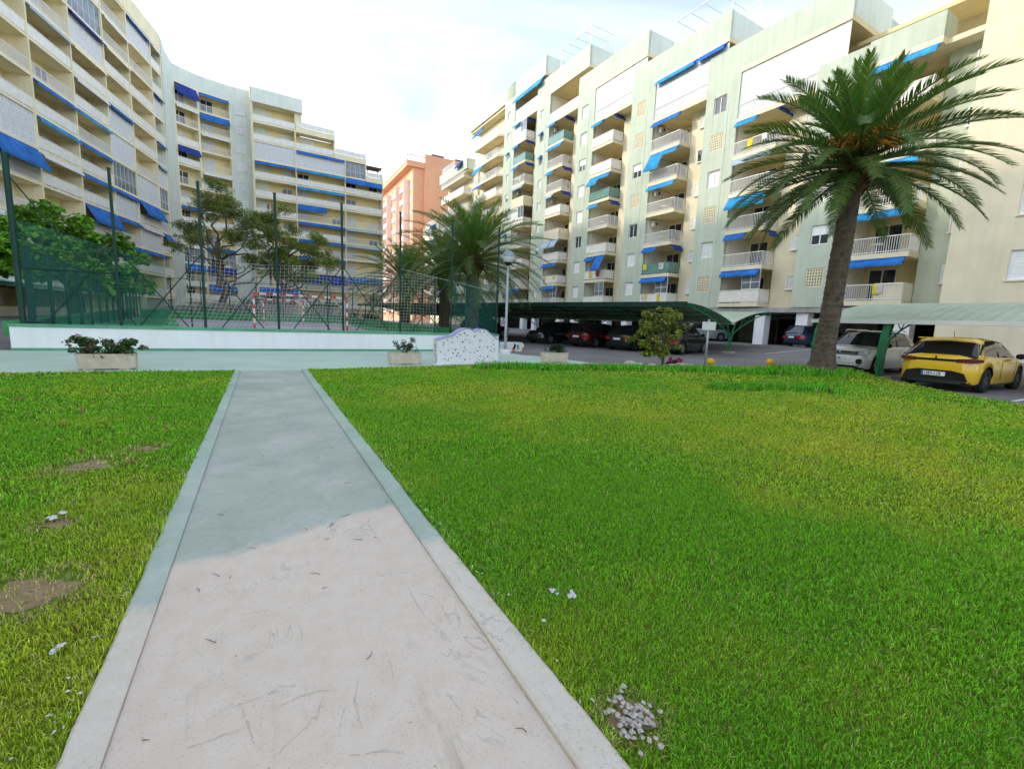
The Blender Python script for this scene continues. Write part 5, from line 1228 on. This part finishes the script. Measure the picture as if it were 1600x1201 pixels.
def limb(b, p0, p1, r0, r1, rn, bend=0.12, n=5):
    p0, p1 = Vector(p0), Vector(p1); L = (p1-p0).length; pts = [p0.lerp(p1, i/n)+Vector((rn.gauss(0, 1), rn.gauss(0, 1), rn.gauss(0, 0.6)))*L*bend*math.sin(math.pi*i/n)*0.5 for i in range(n+1)]
    b.tube(pts, [r0+(r1-r0)*i/n for i in range(n+1)], 7); return pts
nr = np.random.default_rng(5)
def big_tree():
    rn = random.Random(3); P = aty(118, 492, 27.5); P.z = float(zg(P.x, P.y))-0.05; root = thing('broadleaf_tree', 'dense bright green broadleaf tree behind the court fence on the left', 'tree', P)
    b = MB(); limb(b, (0, 0, -0.1), (0.0, 0.1, 2.3), 0.42, 0.33, rn, 0.05); b.build('trunk', 'bark_grey', root, smooth=True)
    br = MB(); cs = []
    for i in range(9):
        a = i*0.72; e = (math.cos(a)*rn.uniform(1.5, 3.3), math.sin(a)*rn.uniform(1.5, 3.0), rn.uniform(3.6, 5.6)); limb(br, (0, 0.1, 2.2), e, 0.16, 0.05, rn, 0.15)
    br.build('limbs', 'bark_grey', root, smooth=True)
    for i in range(85):
        a = rn.uniform(0, 6.28); r = 4.6*math.sqrt(rn.random()); z = 2.9+rn.random()*(3.9-0.10*r*r)+0.1
        x = math.cos(a)*r*0.95; 
        if x > 0: z -= 0.35*x*0.6
        cs.append((x, math.sin(a)*r*0.8, z, rn.uniform(.55, .95), rn.uniform(.55, .95), rn.uniform(.35, .6)))
    foliage('crown', root, cs, 17000, 0.30, (0.15, 0.34, 0.025), nr, 0.8, 0.4, shell=0.45, yellow=0.05)
big_tree()
def pine(label, u, v, y, h, spread, sd, lean, blobs, tone, n=15000):
    rn = random.Random(sd); P = aty(u, v, y); P.z = 0.3; root = thing('pine_tree', label, 'tree', P)
    b = MB(); tp = limb(b, (0, 0, -0.3), (lean, 0, h*0.62), 0.45, 0.27, rn, 0.10, 8); b.build('trunk', 'bark_pine', root, smooth=True)
    br = MB(); cs = []
    for (x, z, r) in blobs:
        y_ = rn.uniform(-1.5, 1.5); st = tp[min(8, max(3, int(z/h*9)))]; limb(br, st, (x, y_, z-0.2), 0.13, 0.035, rn, 0.2)
        for q in range(7):
            cs.append((x+rn.gauss(0, r*0.6), y_+rn.gauss(0, r*0.6), z+rn.gauss(0, r*0.3), r*rn.uniform(.4, .75), r*rn.uniform(.4, .75), r*rn.uniform(.2, .42)))
    br.build('limbs', 'bark_pine', root, smooth=True)
    foliage('crown', root, cs, int(n*0.95), 0.42, tone, nr, 0.16, 0.0, shell=0.42, vary=0.4, yellow=0.06)
pine('tall open pine with a bare trunk behind the far end of the court', 354, 480, 51, 13.8, 5, 6, -0.6, [(-0.6, 13.2, 1.9), (1.6, 12.6, 1.9), (-2.6, 12.0, 1.8), (3.6, 11.2, 2.0), (-4.4, 10.0, 1.6), (-3.0, 8.6, 1.5), (3.2, 8.8, 1.9), (4.8, 9.6, 1.8), (2.4, 6.6, 1.4), (5.4, 7.2, 1.6), (-5.4, 8.0, 1.2), (4.6, 5.6, 1.3)], (0.19, 0.25, 0.05))
pine('leaning pine right of the tall pine behind the far goal', 452, 480, 53, 11.0, 5, 8, -1.4, [(-2.6, 11.6, 1.6), (-1.6, 10.6, 1.6), (0.8, 9.0, 1.5), (2.6, 8.8, 1.7), (3.6, 9.8, 1.4), (4.0, 7.6, 1.4), (1.4, 6.8, 1.6), (-3.2, 7.6, 1.5), (-1.2, 6.0, 1.4), (3.0, 5.6, 1.4), (0.4, 5.0, 1.2)], (0.20, 0.28, 0.05), 13000)
def shrub(name, label, P, w_, d_, h, n, leafs, col, sd, stem=True, z0=0.0, yellow=0.0):
    rn = random.Random(sd); root = thing(name, label, 'shrub', P); b = MB(); cs = []
    if stem:
        for i in range(5): limb(b, (rn.uniform(-.1, .1), rn.uniform(-.1, .1), -0.05), (rn.uniform(-w_, w_)*.4, rn.uniform(-d_, d_)*.4, h*0.7), 0.035*h, 0.01*h, rn)
        b.build('stems', 'bark_grey', root)
    for i in range(22): cs.append((rn.uniform(-w_, w_)*0.42, rn.uniform(-d_, d_)*0.42, z0+h*(0.2+0.62*rn.random()), w_*rn.uniform(.13, .25), d_*rn.uniform(.13, .25), h*rn.uniform(.1, .2)))
    foliage('foliage', root, cs, n, leafs, col, nr, 0.55, 0.2, shell=0.5, yellow=yellow); return root
for (lab, u, v, y, w_, h, col, sd) in (('round dark green bush below the leaning pine', 405, 482, 52, 4.2, 3.6, (0.03, 0.085, 0.02), 1), ('bright green bush right of the far goal', 512, 486, 54, 4.0, 3.4, (0.055, 0.15, 0.02), 2), ('olive green bush between the two pines', 438, 482, 56, 3.6, 3.4, (0.05, 0.10, 0.02), 3),
                                 ('magenta flowering bush behind the left post of the goal', 388, 482, 55, 2.0, 1.9, (0.22, 0.02, 0.16), 4), ('dark hedge clump left of the tall pine', 300, 484, 54, 6.0, 1.7, (0.03, 0.075, 0.02), 5), ('dark hedge clump by the far right corner of the court', 560, 490, 56, 5.0, 1.6, (0.02, 0.05, 0.02), 6), ('dark hedge clump behind the small goal', 345, 486, 57, 6.0, 2.0, (0.025, 0.06, 0.02), 7)):
    q = aty(u, v, y); q.z = 0.2; shrub('bush', lab, q, w_, 2.4, h, 2600, 0.22, col, sd)
# the small yellow-green tree with stones and flowers round its foot
def small_tree():
    rn = random.Random(17); P = gnd(1036, 573); P.z = float(lawn_z(P.x, P.y)); root = thing('small_tree', 'small bushy yellow green tree between lawn and carport', 'tree', P)
    b = MB(); limb(b, (0, 0, -0.05), (-0.08, 0, 0.75), 0.06, 0.045, rn, .05); b.build('trunk', 'bark_grey', root)
    br = MB(); cs = []
    for i in range(12):
        a = i*2.4; r = rn.uniform(.2, .75); e = (math.cos(a)*r-0.3, math.sin(a)*r, rn.uniform(0.9, 1.9)); limb(br, (-0.06, 0, 0.5), e, 0.03, 0.008, rn, .15)
    br.build('limbs', 'bark_grey', root)
    for i in range(62):
        z = rn.uniform(0.35, 2.05); rr = 0.78*math.sin(min(1, (z-0.1)/2.15)*math.pi)**0.7; a = rn.uniform(0, 6.28); q = rr*math.sqrt(rn.random())
        cs.append((math.cos(a)*q*1.3-0.28, math.sin(a)*q*1.2, z, rn.uniform(.10, .22), rn.uniform(.10, .22), rn.uniform(.08, .16)))
    foliage('crown', root, cs, 5600, 0.105, (0.24, 0.29, 0.035), nr, 0.6, 0.3, shell=0.5, vary=0.35, yellow=0.22)
    k = 0
    for (u, v, s, lab) in ((985, 570, .16, 'small pale stone at the left end of the tree bed'), (1000, 572, .12, 'small pale stone left of the trunk of the bushy tree'), (1018, 573, .13, 'brownish stone just left of the small tree trunk'), (1048, 573, .12, 'pale stone behind the pink flowers'), (1062, 573, .15, 'low white stone right of the pink flowers'), (1076, 574, .14, 'white stone at the right end of the tree bed')):
        q = gnd(u, v); q.z = float(lawn_z(q.x, q.y)); sb = MB(); n1, n2 = 7, 10; vs = []
        for i in range(n1):
            ph = math.pi*i/(n1-1)
            for j in range(n2):
                th = 2*math.pi*j/n2; f = 1+rn.uniform(-.16, .16); vs.append((math.sin(ph)*math.cos(th)*s*1.4*f, math.sin(ph)*math.sin(th)*s*f, math.cos(ph)*s*0.7*f))
        sb.add(vs, [(i*n2+j, i*n2+(j+1) % n2, (i+1)*n2+(j+1) % n2, (i+1)*n2+j) for i in range(n1-1) for j in range(n2)])
        tag(sb.build('stone', 'rock', None, True, loc=q), lab, 'stone', 'stones round the small tree')
    q = gnd(1052, 571); q.z = 0.0; fl = thing('flower_plant', 'low pink flowering plant at the foot of the small tree', 'flowers', q)
    foliage('leaves', fl, [(0, 0, 0.08, .28, .2, .08)], 260, 0.09, (0.04, 0.09, 0.03), nr, 0.6)
    foliage('petals', fl, [(rn.uniform(-.25, .25), rn.uniform(-.15, .15), rn.uniform(.12, .26), .06, .06, .05) for i in range(12)], 420, 0.06, (0.50, 0.05, 0.16), nr, 0.9)
small_tree()

# ------------------------------------------------------------------ planters, mosaic seat back, lamp, signs and small things on the walk
def planter(label, P, rz, Lx, h, plant, sd):
    rn = random.Random(sd); root = thing('planter', label, 'planter', P, rz); b = MB(); n = 28
    prof = [(0.80, 0.03), (0.86, 0.10), (0.96, h*0.55), (1.0, h-0.05), (1.0, h), (0.9, h), (0.88, h-0.06)]
    def ring(k): 
        out = []
        for i in range(n):
            a = 2*math.pi*i/n; c, s = math.cos(a), math.sin(a); ex = 0.45
            out.append((Lx/2*math.copysign(abs(c)**ex, c)*(0.88+0.12*k), 0.23*math.copysign(abs(s)**ex, s)*k))
        return out
    vs = [(x, y, z) for k, z in prof for x, y in ring(k)]
    b.add(vs, [(i*n+j, i*n+(j+1) % n, (i+1)*n+(j+1) % n, (i+1)*n+j) for i in range(len(prof)-1) for j in range(n)]); b.build('trough', 'concrete_planter', root)
    for s in (-1, 1): MB().box(s*Lx*0.3-0.09, s*Lx*0.3+0.09, -0.16, 0.16, -0.005, 0.06).build('foot', 'concrete_planter', root)
    so_ = MB(); so_.slab([(x*0.88, y*0.9) for x, y in ring(0.95)], h-0.12, h-0.06); so_.build('soil', 'soil', root)
    plant(root, rn, h)
def bushy(root, rn, h):
    cs = [(rn.uniform(-.52, .5), rn.uniform(-.14, .14), h+rn.uniform(.02, .32), rn.uniform(.08, .15), rn.uniform(.08, .14), rn.uniform(.05, .1)) for i in range(34)]+[(0.62, 0, h+.12, .1, .08, .06), (-.62, 0, h+.22, .06, .06, .1), (-.1, -.22, h-.06, .09, .06, .05)]
    foliage('foliage', root, cs, 3000, 0.06, (0.055, 0.12, 0.03), nr, 0.6, 0.2)
    foliage('flowers', root, [(c[0]*1.05, c[1], c[2]+.05, .1, .1, .06) for c in cs], 260, 0.042, (0.62, 0.26, 0.34), nr, 0.9)
def thin(root, rn, h):
    b = MB(); cs = []
    for i in range(9):
        e = (rn.uniform(-.34, .26), rn.uniform(-.12, .12), h+rn.uniform(.15, .42)); limb(b, (rn.uniform(-.05, .05), 0, h-.08), e, .012, .004, rn); cs.append((*e, .09, .07, .07)); cs.append((e[0]*.6, e[1]*.6, h+(e[2]-h)*.6, .09, .07, .07))
    b.build('stems', 'bark_grey', root); cs += [(0.35, 0, h+.05, .09, .07, .05), (0.36, 0, h+.16, .04, .04, .08)]
    foliage('foliage', root, cs, 900, 0.05, (0.03, 0.065, 0.022), nr, 0.5)
def round_(root, rn, h):
    cs = [(0.12+rn.uniform(-.2, .22), rn.uniform(-.12, .12), h+rn.uniform(.04, .26), .13, .12, .08) for i in range(14)]+[(-.42, 0, h+.12, .05, .05, .14), (-.3, 0, h+.05, .08, .06, .04)]
    foliage('foliage', root, cs, 1300, 0.055, (0.03, 0.075, 0.022), nr, 0.6)
def mid(u0, u1, v): a = gnd(u0, v); b = gnd(u1, v); return a, b
planter('long beige concrete trough planter full of small pink flowers by the left lawn', G(-3.02, 13.05), TH, 1.02, 0.36, bushy, 1)
planter('beige concrete trough planter with a thin straggly plant beside the mosaic block', G(3.72, 13.3), TH, 0.98, 0.36, thin, 2)
planter('beige concrete trough planter with a round green plant by the road', G(9.15, 13.3), TH, 1.05, 0.36, round_, 3)
def mosaic():
    P = G(4.62, 12.95); root = thing('mosaic_bench', 'white mosaic bench back with two rounded humps and dark tile chips', 'bench', (P.x, P.y, 0.0), TH-0.06)
    rn = random.Random(8); W_ = 2.02
    keys = [(0, .76), (.18, .82), (.36, .86), (.55, .93), (.72, 1.06), (.88, 1.13), (1.02, 1.13), (1.14, 1.07), (1.21, 1.02), (1.3, 1.09), (1.42, 1.13), (1.56, 1.11), (1.70, 1.01), (1.85, .90), (2.02, .80)]
    xs_ = np.linspace(0, W_, 45); kx, kz = zip(*keys); top = [(float(x), float(np.interp(x, kx, kz))) for x in xs_]
    MB().prism([(0, 0)]+[(W_, 0)]+list(reversed(top)), 0, 0.45).build('bench_body', 'mosaic_white', root)
    MB().box(-0.05, W_+0.03, -0.05, 0.5, -0.01, 0.03).build('plinth', 'mosaic_white', root)
    tr = MB()
    for a, c in zip(top[:-1], top[1:]): tr.add([(a[0], -0.012, a[1]-0.02), (c[0], -0.012, c[1]-0.02), (c[0], -0.012, c[1]+0.012), (a[0], -0.012, a[1]+0.012), (a[0], 0.46, a[1]+0.012), (c[0], 0.46, c[1]+0.012)], [(0, 1, 2, 3), (3, 2, 5, 4)])
    tr.build('edge_tiles', 'trim_purple', root)
    n = 0
    for i in range(400):
        x = rn.uniform(.08, W_-.08); z = rn.uniform(.08, 1.05)
        if z > np.interp(x, kx, kz)-.07: continue
        a = rn.uniform(0, 3.14); l = rn.uniform(.012, .03); w_ = rn.uniform(.01, .022); c, s = math.cos(a), math.sin(a); pts = [(-l, -w_), (l, -w_*.6), (l*.8, w_), (-l*.7, w_*.9)]
        vs = [(x+p*c-q*s, -0.008, z+p*s+q*c) for p, q in pts]; vs += [(a_, 0.01, c_) for a_, _, c_ in vs]
        MB().add(vs, [(0, 1, 2, 3), (0, 4, 5, 1), (1, 5, 6, 2), (2, 6, 7, 3), (3, 7, 4, 0)]).build('tile_chip', 'chip_dark', root); n += 1
        if n > 62: break
    for i in range(10):
        y = rn.uniform(.05, .4); z = rn.uniform(.08, .65); MB().box(-0.008, 0.01, y-.015, y+.015, z-.03, z+.02).build('tile_chip', 'chip_dark', root)
    for i in range(34):
        x = .2+1.75*i/34; MB().box(x, x+.03, -0.056, -0.03, 0.0, 0.026).build('base_tile', 'chip_dark' if i % 2 else 'concrete_planter', root)
mosaic()
q = gnd(789, 553); lp = thing('lamp_post', 'grey lamp post with a round globe beside the court wall', 'lamp', (q.x, q.y, 0))
MB().lathe([(0.001, 0.0), (0.24, 0.0), (0.25, 0.16), (0.2, 0.2), (0.06, 0.22)], 16).build('base', 'mosaic_white', lp)
MB().tube([(0, 0, 0.15), (0, 0, 1.2), (0, 0, 3.75)], [0.075, 0.06, 0.045], 12).build('pole', 'lamp_grey', lp, smooth=True)
MB().lathe([(0.06, 3.7), (0.16, 3.78), (0.17, 3.83), (0.05, 3.84)], 14).build('lamp_collar', 'car_trim', lp)
MB().lathe([(0.11, 3.80), (0.19, 3.87), (0.235, 3.96), (0.25, 4.05)], 20).build('globe', 'globe_pale', lp, smooth=True)
MB().lathe([(0.252, 4.05), (0.245, 4.13), (0.2, 4.23), (0.11, 4.29), (0.001, 4.31)], 20).build('globe_cap', 'globe_cap', lp, smooth=True)
cb = thing('concrete_block', 'low rounded concrete block with worn orange and white paint behind the lamp post', 'block', G(9.75, 18.2), TH+0.25)
MB().prism([(0, 0), (1.25, 0), (1.22, .32), (1.1, .42), (.1, .44), (0.02, .36)], 0, .45).build('block_body', 'mosaic_white', cb)
for (a, c) in ((.0, .18), (.45, .62), (1.1, 1.25)): MB().box(a, c, -0.006, -0.001, 0.0, .2 if a > .3 else .12).build('orange_patch', 'orange_paint', cb)
MB().prism([(.5, .12), (.62, .1), (.7, .3), (.58, .4)], -0.01, -0.002).build('dark_patch', 'chip_dark', cb)
MB().prism([(.75, .1), (.92, .12), (.86, .34), (.74, .3)], -0.01, -0.002).build('green_patch', 'wall_green', cb)
# sign on a pole, yellow round markers
q = gnd(1101, 573); sg = thing('sign_post', 'blank white sign plate on a grey pole at the lawn edge', 'sign', (q.x, q.y, 0), -0.35)
MB().tube([(0, 0, -0.05), (0, 0, 1.75)], 0.04, 10).build('pole', 'lamp_grey', sg, smooth=True)
MB().box(-0.22, 0.24, -0.062, -0.042, 1.36, 1.66).build('sign_plate', 'panel_white', sg)
for (u, lab) in ((1109, 'round yellow marker beside the sign pole'), (1202, 'round yellow marker between the sign pole and the palm')):
    q = gnd(u, 575); q.z = float(lawn_z(q.x, q.y))*0; y = thing('yellow_marker', lab, 'marker', q, 0, 'round yellow markers at the lawn edge')
    MB().lathe([(0.07, 0.0), (0.07, 0.10), (0.035, 0.13)], 12).build('marker_base', 'yellow_plastic', y); 
    MB().lathe([(0.001, .36), (.07, .35), (.125, .30), (.145, .235), (.125, .17), (.07, .125), (.03, .11)], 16).build('marker_globe', 'yellow_plastic', y, smooth=True)
# ------------------------------------------------------------------ litter on the lawn
def litter(lab, u, v, s, mt, sd, cat='litter', name='litter_scrap', n=5, grp=None):
    s *= 0.8 if n == 5 else 1; rn = random.Random(sd); q = gnd(u, v); q.z = float(lawn_z(q.x, q.y))+0.028; b = MB()
    for i in range(n):
        sp_ = s*.35 if n < 20 else s*2.2; c = Vector((rn.gauss(0, sp_), rn.gauss(0, sp_*1.2), rn.uniform(-.01, s*.3))); k = 7; pts = [c+Vector((math.cos(a*2*math.pi/k)*s*rn.uniform(.3, .7), math.sin(a*2*math.pi/k)*s*rn.uniform(.3, .7), rn.uniform(-.2, .25)*s)) for a in range(k)]
        b.add(pts+[c+Vector((0, 0, s*.25))], [(a, (a+1) % k, k) for a in range(k)])
    tag(b.build(name, mt, None, loc=q), lab, cat, grp)
for i, (u, v, s, lab) in enumerate(((88, 816, .05, 'white scrap in the left lawn, upper one'), (88, 1026, .032, 'white scrap in the left lawn near the bottom left corner'), (865, 934, .028, 'white scrap in the right lawn, left one of the pair'), (894, 940, .03, 'white scrap in the right lawn, right one of the pair'), (848, 980, .02, 'tiny white scrap beside the path kerb on the right lawn'))): litter(lab, u, v, s, 'litter_white', i)
for i, (u, v, s, lab) in enumerate(((212, 727, .05, 'reddish fallen fruit on the left lawn, nearest of the scattered ones'), (125, 709, .045, 'pale reddish fallen fruit on the left lawn beside a bare spot'), (258, 673, .05, 'brown fallen leaf on the left lawn near the path'), (239, 659, .05, 'reddish fallen leaf on the left lawn, upper right one'), (132, 647, .06, 'brown fallen leaf in the middle of the left lawn'), (33, 626, .07, 'brown fallen leaf at the far left of the lawn'), (96, 668, .05, 'small brown leaf left of the middle of the left lawn'), (182, 602, .06, 'reddish fallen leaf close to the trough planter'))): litter(lab, u, v, s, 'fallen_leaf', 30+i, 'leaf', 'fallen_leaf', 2)
litter('clump of white chalky debris in the right lawn near the path bottom', 985, 1130, .020, 'chalk', 77, 'debris', 'chalk_debris', 90)
sm = MB(); rn = random.Random(12)      # worn drag marks on the bare concrete, flush with it
for pl in ([(318, 1128), (350, 1108), (385, 1096), (412, 1086), (446, 1076)], [(376, 1098), (383, 1120), (392, 1146), (398, 1166)], [(436, 1104), (466, 1088), (500, 1079), (528, 1078)], [(512, 1080), (500, 1100), (490, 1124)], [(561, 1058), (554, 1090), (560, 1120), (566, 1140)],
           [(292, 1168), (340, 1152), (392, 1134)], [(428, 1182), (462, 1150), (492, 1122)], [(638, 918), (648, 938), (664, 962), (692, 986)], [(655, 926), (672, 930), (690, 940)], [(420, 1084), (436, 1072), (470, 1070)], [(372, 962), (400, 955), (430, 953)], [(430, 1002), (470, 992)], [(600, 1010), (612, 1040), (616, 1066)], [(345, 1006), (352, 992)], [(545, 1180), (600, 1172), (640, 1176)], [(700, 1082), (720, 1110), (724, 1130)]):
    P = [gnd(u, v, 0.0125) for u, v in pl]
    Q = []
    for a, c in zip(P[:-1], P[1:]):
        for f in np.linspace(0, 1, 7)[:-1]: Q.append(a.lerp(c, float(f))+Vector((rn.gauss(0, .0016), rn.gauss(0, .0016), 0)))
    n_ = len(Q); L_ = []; R2 = []
    for i in range(n_):
        d = (Q[min(i+1, n_-1)]-Q[max(0, i-1)]).normalized(); w_ = (0.0012+0.0042*rn.random())*math.sin(math.pi*(i+.5)/n_)**.5; q = Vector((-d.y, d.x, 0))*w_; L_.append(Q[i]+q); R2.append(Q[i]-q)
    sm.add(L_+R2, [(i, i+1, n_+i+1, n_+i) for i in range(n_-1) if rn.random() > .12])
sm_o = sm.build('scuff_marks', 'scuff', PATH); sm_o.matrix_parent_inverse = PATH.matrix_basis.inverted(); sm_o['kind'] = 'stuff'
tw = MB(); rn = random.Random(44)
for i in range(46):
    r, t = rn.uniform(-.42, .78), rn.uniform(0.9, 7.5); P = G(r, t, 0.0165); a = rn.uniform(0, 6.28); l_ = rn.uniform(.015, .07); k = rn.uniform(-.5, .5)
    tw.tube([P, P+Vector((math.cos(a), math.sin(a), 0.02))*l_*.5, P+Vector((math.cos(a+k), math.sin(a+k), 0))*l_], [.0016, .0014, .0008], 4)
tag(tw.build('twigs', 'bark_grey'), 'fine dry twigs and grass clippings scattered on the path', 'twigs', kind='stuff')
# grains of pale gravel along the kerbs
gb = MB(); rn = random.Random(2)
for i in range(260):
    t = rn.uniform(0.9, 5.5); left = rn.random() < 0.6; r = -0.60-abs(rn.gauss(0, .035)) if left else 0.97+abs(rn.gauss(0, .04)); P = G(r, t, 0.035); s = rn.uniform(.004, .011)
    vs = [P+Vector((rn.uniform(-1, 1), rn.uniform(-1, 1), rn.uniform(-.6, .8)))*s for _ in range(5)]; gb.add(vs, [(0, 1, 2), (0, 2, 3), (0, 3, 1), (1, 3, 4), (1, 4, 2), (2, 4, 3)])
tag(gb.build('gravel', 'litter_white'), 'pale gravel grains scattered along the path kerbs', 'gravel', kind='stuff')

# ------------------------------------------------------------------ grass
def patchnoise(x, y, s, ph):
    return (np.sin(x*s+ph)+np.sin(y*s*1.13+ph*2.1)+np.sin((x+y)*s*0.71+ph*0.7)+np.sin((x-y)*s*1.37+ph*1.9))*0.25
BARE = []   # (x, y, radius) dry or bare spots
for (u, v, rd) in ((50, 932, .20), (230, 704, .13), (140, 730, .20), (985, 1125, .09), (90, 822, .09)):
    p = gnd(u, v); BARE.append((p.x, p.y, rd))
for i_, (bx, by, br) in enumerate(BARE):
    rn = random.Random(i_); vs = [(bx, by, float(lawn_z(bx, by))+0.009)]; k_ = 26
    for q in range(k_):
        a = 2*math.pi*q/k_; rr = br*0.8*(0.75+0.35*math.sin(a*3+i_)*rn.random()+0.2*rn.random()); xx, yy = bx+math.cos(a)*rr*1.25, by+math.sin(a)*rr; vs.append((xx, yy, float(lawn_z(xx, yy))+0.004))
    tag(MB().add(vs, [(0, 1+q, 1+(q+1) % k_) for q in range(k_)]).build('bare_earth', 'earth'), kind='structure')
def blades(N, poly, tmin, tmax, h, wd, dens_pick):
    """N candidate blades in the polygon between two distances from the camera spot"""
    M_ = int(N*2.2); a = rng.uniform(math.radians(-62), math.radians(62), M_); d = np.sqrt(rng.uniform(tmin**2, tmax**2, M_))
    x = np.sin(a)*d; y = np.cos(a)*d-0.3; r = x*AR.x+y*AR.y; t = x*AT.x+y*AT.y
    k = inpoly(r, t, poly); x, y, r, t = x[k], y[k], r[k], t[k]
    return x, y, r, t
def grass(poly, name, label):
    allV = []; allC = []
    A = lambda a, b: (b*b-a*a)
    for (d0, d1, n, h, wd) in ((0.0, 2.6, 92000, .030, .0037), (2.6, 4.6, 112000, .033, .0052), (4.6, 8.0, 120000, .038, .0095), (8.0, 12.5, 110000, .046, .016), (12.5, 21, 70000, .05, .028)):
        if poly is LAWN_L: n = int(n*0.8)
        x, y, r, t = blades(n, poly, d0, d1, h, wd, None); m = len(x)
        if m == 0: continue
        # bare spots lose most blades
        keep = np.ones(m, bool); dry = np.zeros(m)
        for (bx, by, br) in BARE:
            q = np.hypot(x-bx, y-by)/br*(1+0.35*patchnoise(x, y, 9, 1.3)); keep &= ~((q < 1) & (rng.random(m) < 0.82)); dry = np.maximum(dry, np.clip(1.7-q, 0, 1))
        x, y, r, t, dry = x[keep], y[keep], r[keep], t[keep], dry[keep]; m = len(x)
        z = lawn_z(x, y)-0.004
        tall = np.zeros(m)
        if poly is LAWN_R:   # two uncut strips beside the walk and by the palm
            for pl, wdt in (([(768, 577), (900, 581), (1030, 583), (1160, 585), (1290, 591)], .62), ([(1125, 611), (1205, 612), (1285, 614)], .42)):
                PP = [gnd(u, v) for u, v in pl]; dm = np.full(m, 9.0)
                for a0, c0 in zip(PP[:-1], PP[1:]):
                    dx, dy = c0.x-a0.x, c0.y-a0.y; f = np.clip(((x-a0.x)*dx+(y-a0.y)*dy)/(dx*dx+dy*dy), 0, 1); dm = np.minimum(dm, np.hypot(x-a0.x-f*dx, y-a0.y-f*dy))
                tall = np.maximum(tall, np.clip((wdt*(1+.3*patchnoise(x, y, 2.7, .2))-dm)/.16, 0, 1))
            e3 = ((r-16.4)/1.3)**2+((t-8.2)/1.5)**2; tall = np.maximum(tall, 0.6*np.clip((1.1-e3)*3, 0, 1))
        hh = h*rng.uniform(.55, 1.25, m)*(1+2.6*tall)*(1+0.25*patchnoise(x, y, 2.3, .4))
        # fringe along kerbs a little longer
        hh *= 1+0.6*np.exp(-np.minimum(np.abs(r-0.96), np.abs(r+0.59))/0.05)
        a = rng.uniform(0, 2*np.pi, m); lean = np.abs(rng.normal(0, .75, m))*hh*(1-0.5*tall); ca, sa = np.cos(a), np.sin(a); b = rng.uniform(0, 2*np.pi, m); cb_, sb_ = np.cos(b)*wd*.5, np.sin(b)*wd*.5
        base = np.stack([x, y, z], 1); mid_ = base+np.stack([ca*lean*.35, sa*lean*.35, hh*.6], 1); tip = base+np.stack([ca*lean, sa*lean, hh*np.clip(1-0.25*(lean/hh)**2, .35, 1)], 1); off = np.stack([cb_, sb_, np.zeros(m)], 1)
        V = np.stack([base-off, base+off, mid_+off*.8, mid_-off*.8, tip], 1)
        p1 = patchnoise(x, y, 1.1, 2.0); p2 = patchnoise(x, y, 0.55, 4.2); p3 = patchnoise(x, y, 3.1, .9)
        yel = np.clip(0.26+0.40*p1+0.25*p2+0.3*p3+0.22*patchnoise(x, y, 6.3, 1.1), 0, 1)
        if poly is LAWN_R:
            yel = np.clip(yel+0.55*np.exp(-(((x-3.4)/2.6)**2+((y-5.6)/2.6)**2))-0.45*np.exp(-(((x-0.9)/1.5)**2+((y-3.3)/1.4)**2)), 0, 1)
        else: yel = np.clip(yel+0.7*np.exp(-(np.abs(r+0.9)/.7)**2)*np.clip((6-t)/4, 0, 1)-.15-.2*np.clip((t-3)/3, 0, 1), 0, 1)
        g = np.array([[0.22, 0.52, 0.03]]); ye = np.array([[0.54, 0.62, 0.05]]); st = np.array([[0.58, 0.48, 0.22]]); ta = np.array([[0.13, 0.47, 0.03]])
        C = g*(1-yel[:, None])+ye*yel[:, None]; C = C*(1-tall[:, None])+ta*tall[:, None]
        straw = (rng.random(m) < 0.05+0.07*yel+0.7*dry)[:, None]*1.0; C = C*(1-straw)+st*straw
        C = C*np.clip(1+0.42*rng.normal(size=(m, 1)), .3, 2.0)
        CC = np.repeat(C[:, None, :], 5, 1).copy(); CC[:, :2] *= 0.7  # blade feet darkened: shade between blades put into the colour
        allV.append(V.reshape(-1, 3)); allC.append(CC.reshape(-1, 3))
    V = np.concatenate(allV); C = np.concatenate(allC); m = len(V)//5; o = np.arange(m)[:, None]*5
    # quad + triangle tip as three triangles
    Fq = np.concatenate([o+np.array([[0, 1, 2]]), o+np.array([[0, 2, 3]]), o+np.array([[3, 2, 4]])], 0)
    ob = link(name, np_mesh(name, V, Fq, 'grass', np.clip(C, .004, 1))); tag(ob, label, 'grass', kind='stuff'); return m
grass(LAWN_R, 'grass', 'mown green grass of the wide lawn right of the path')
grass(LAWN_L, 'grass', 'mown grass with dry spots on the lawn left of the path')
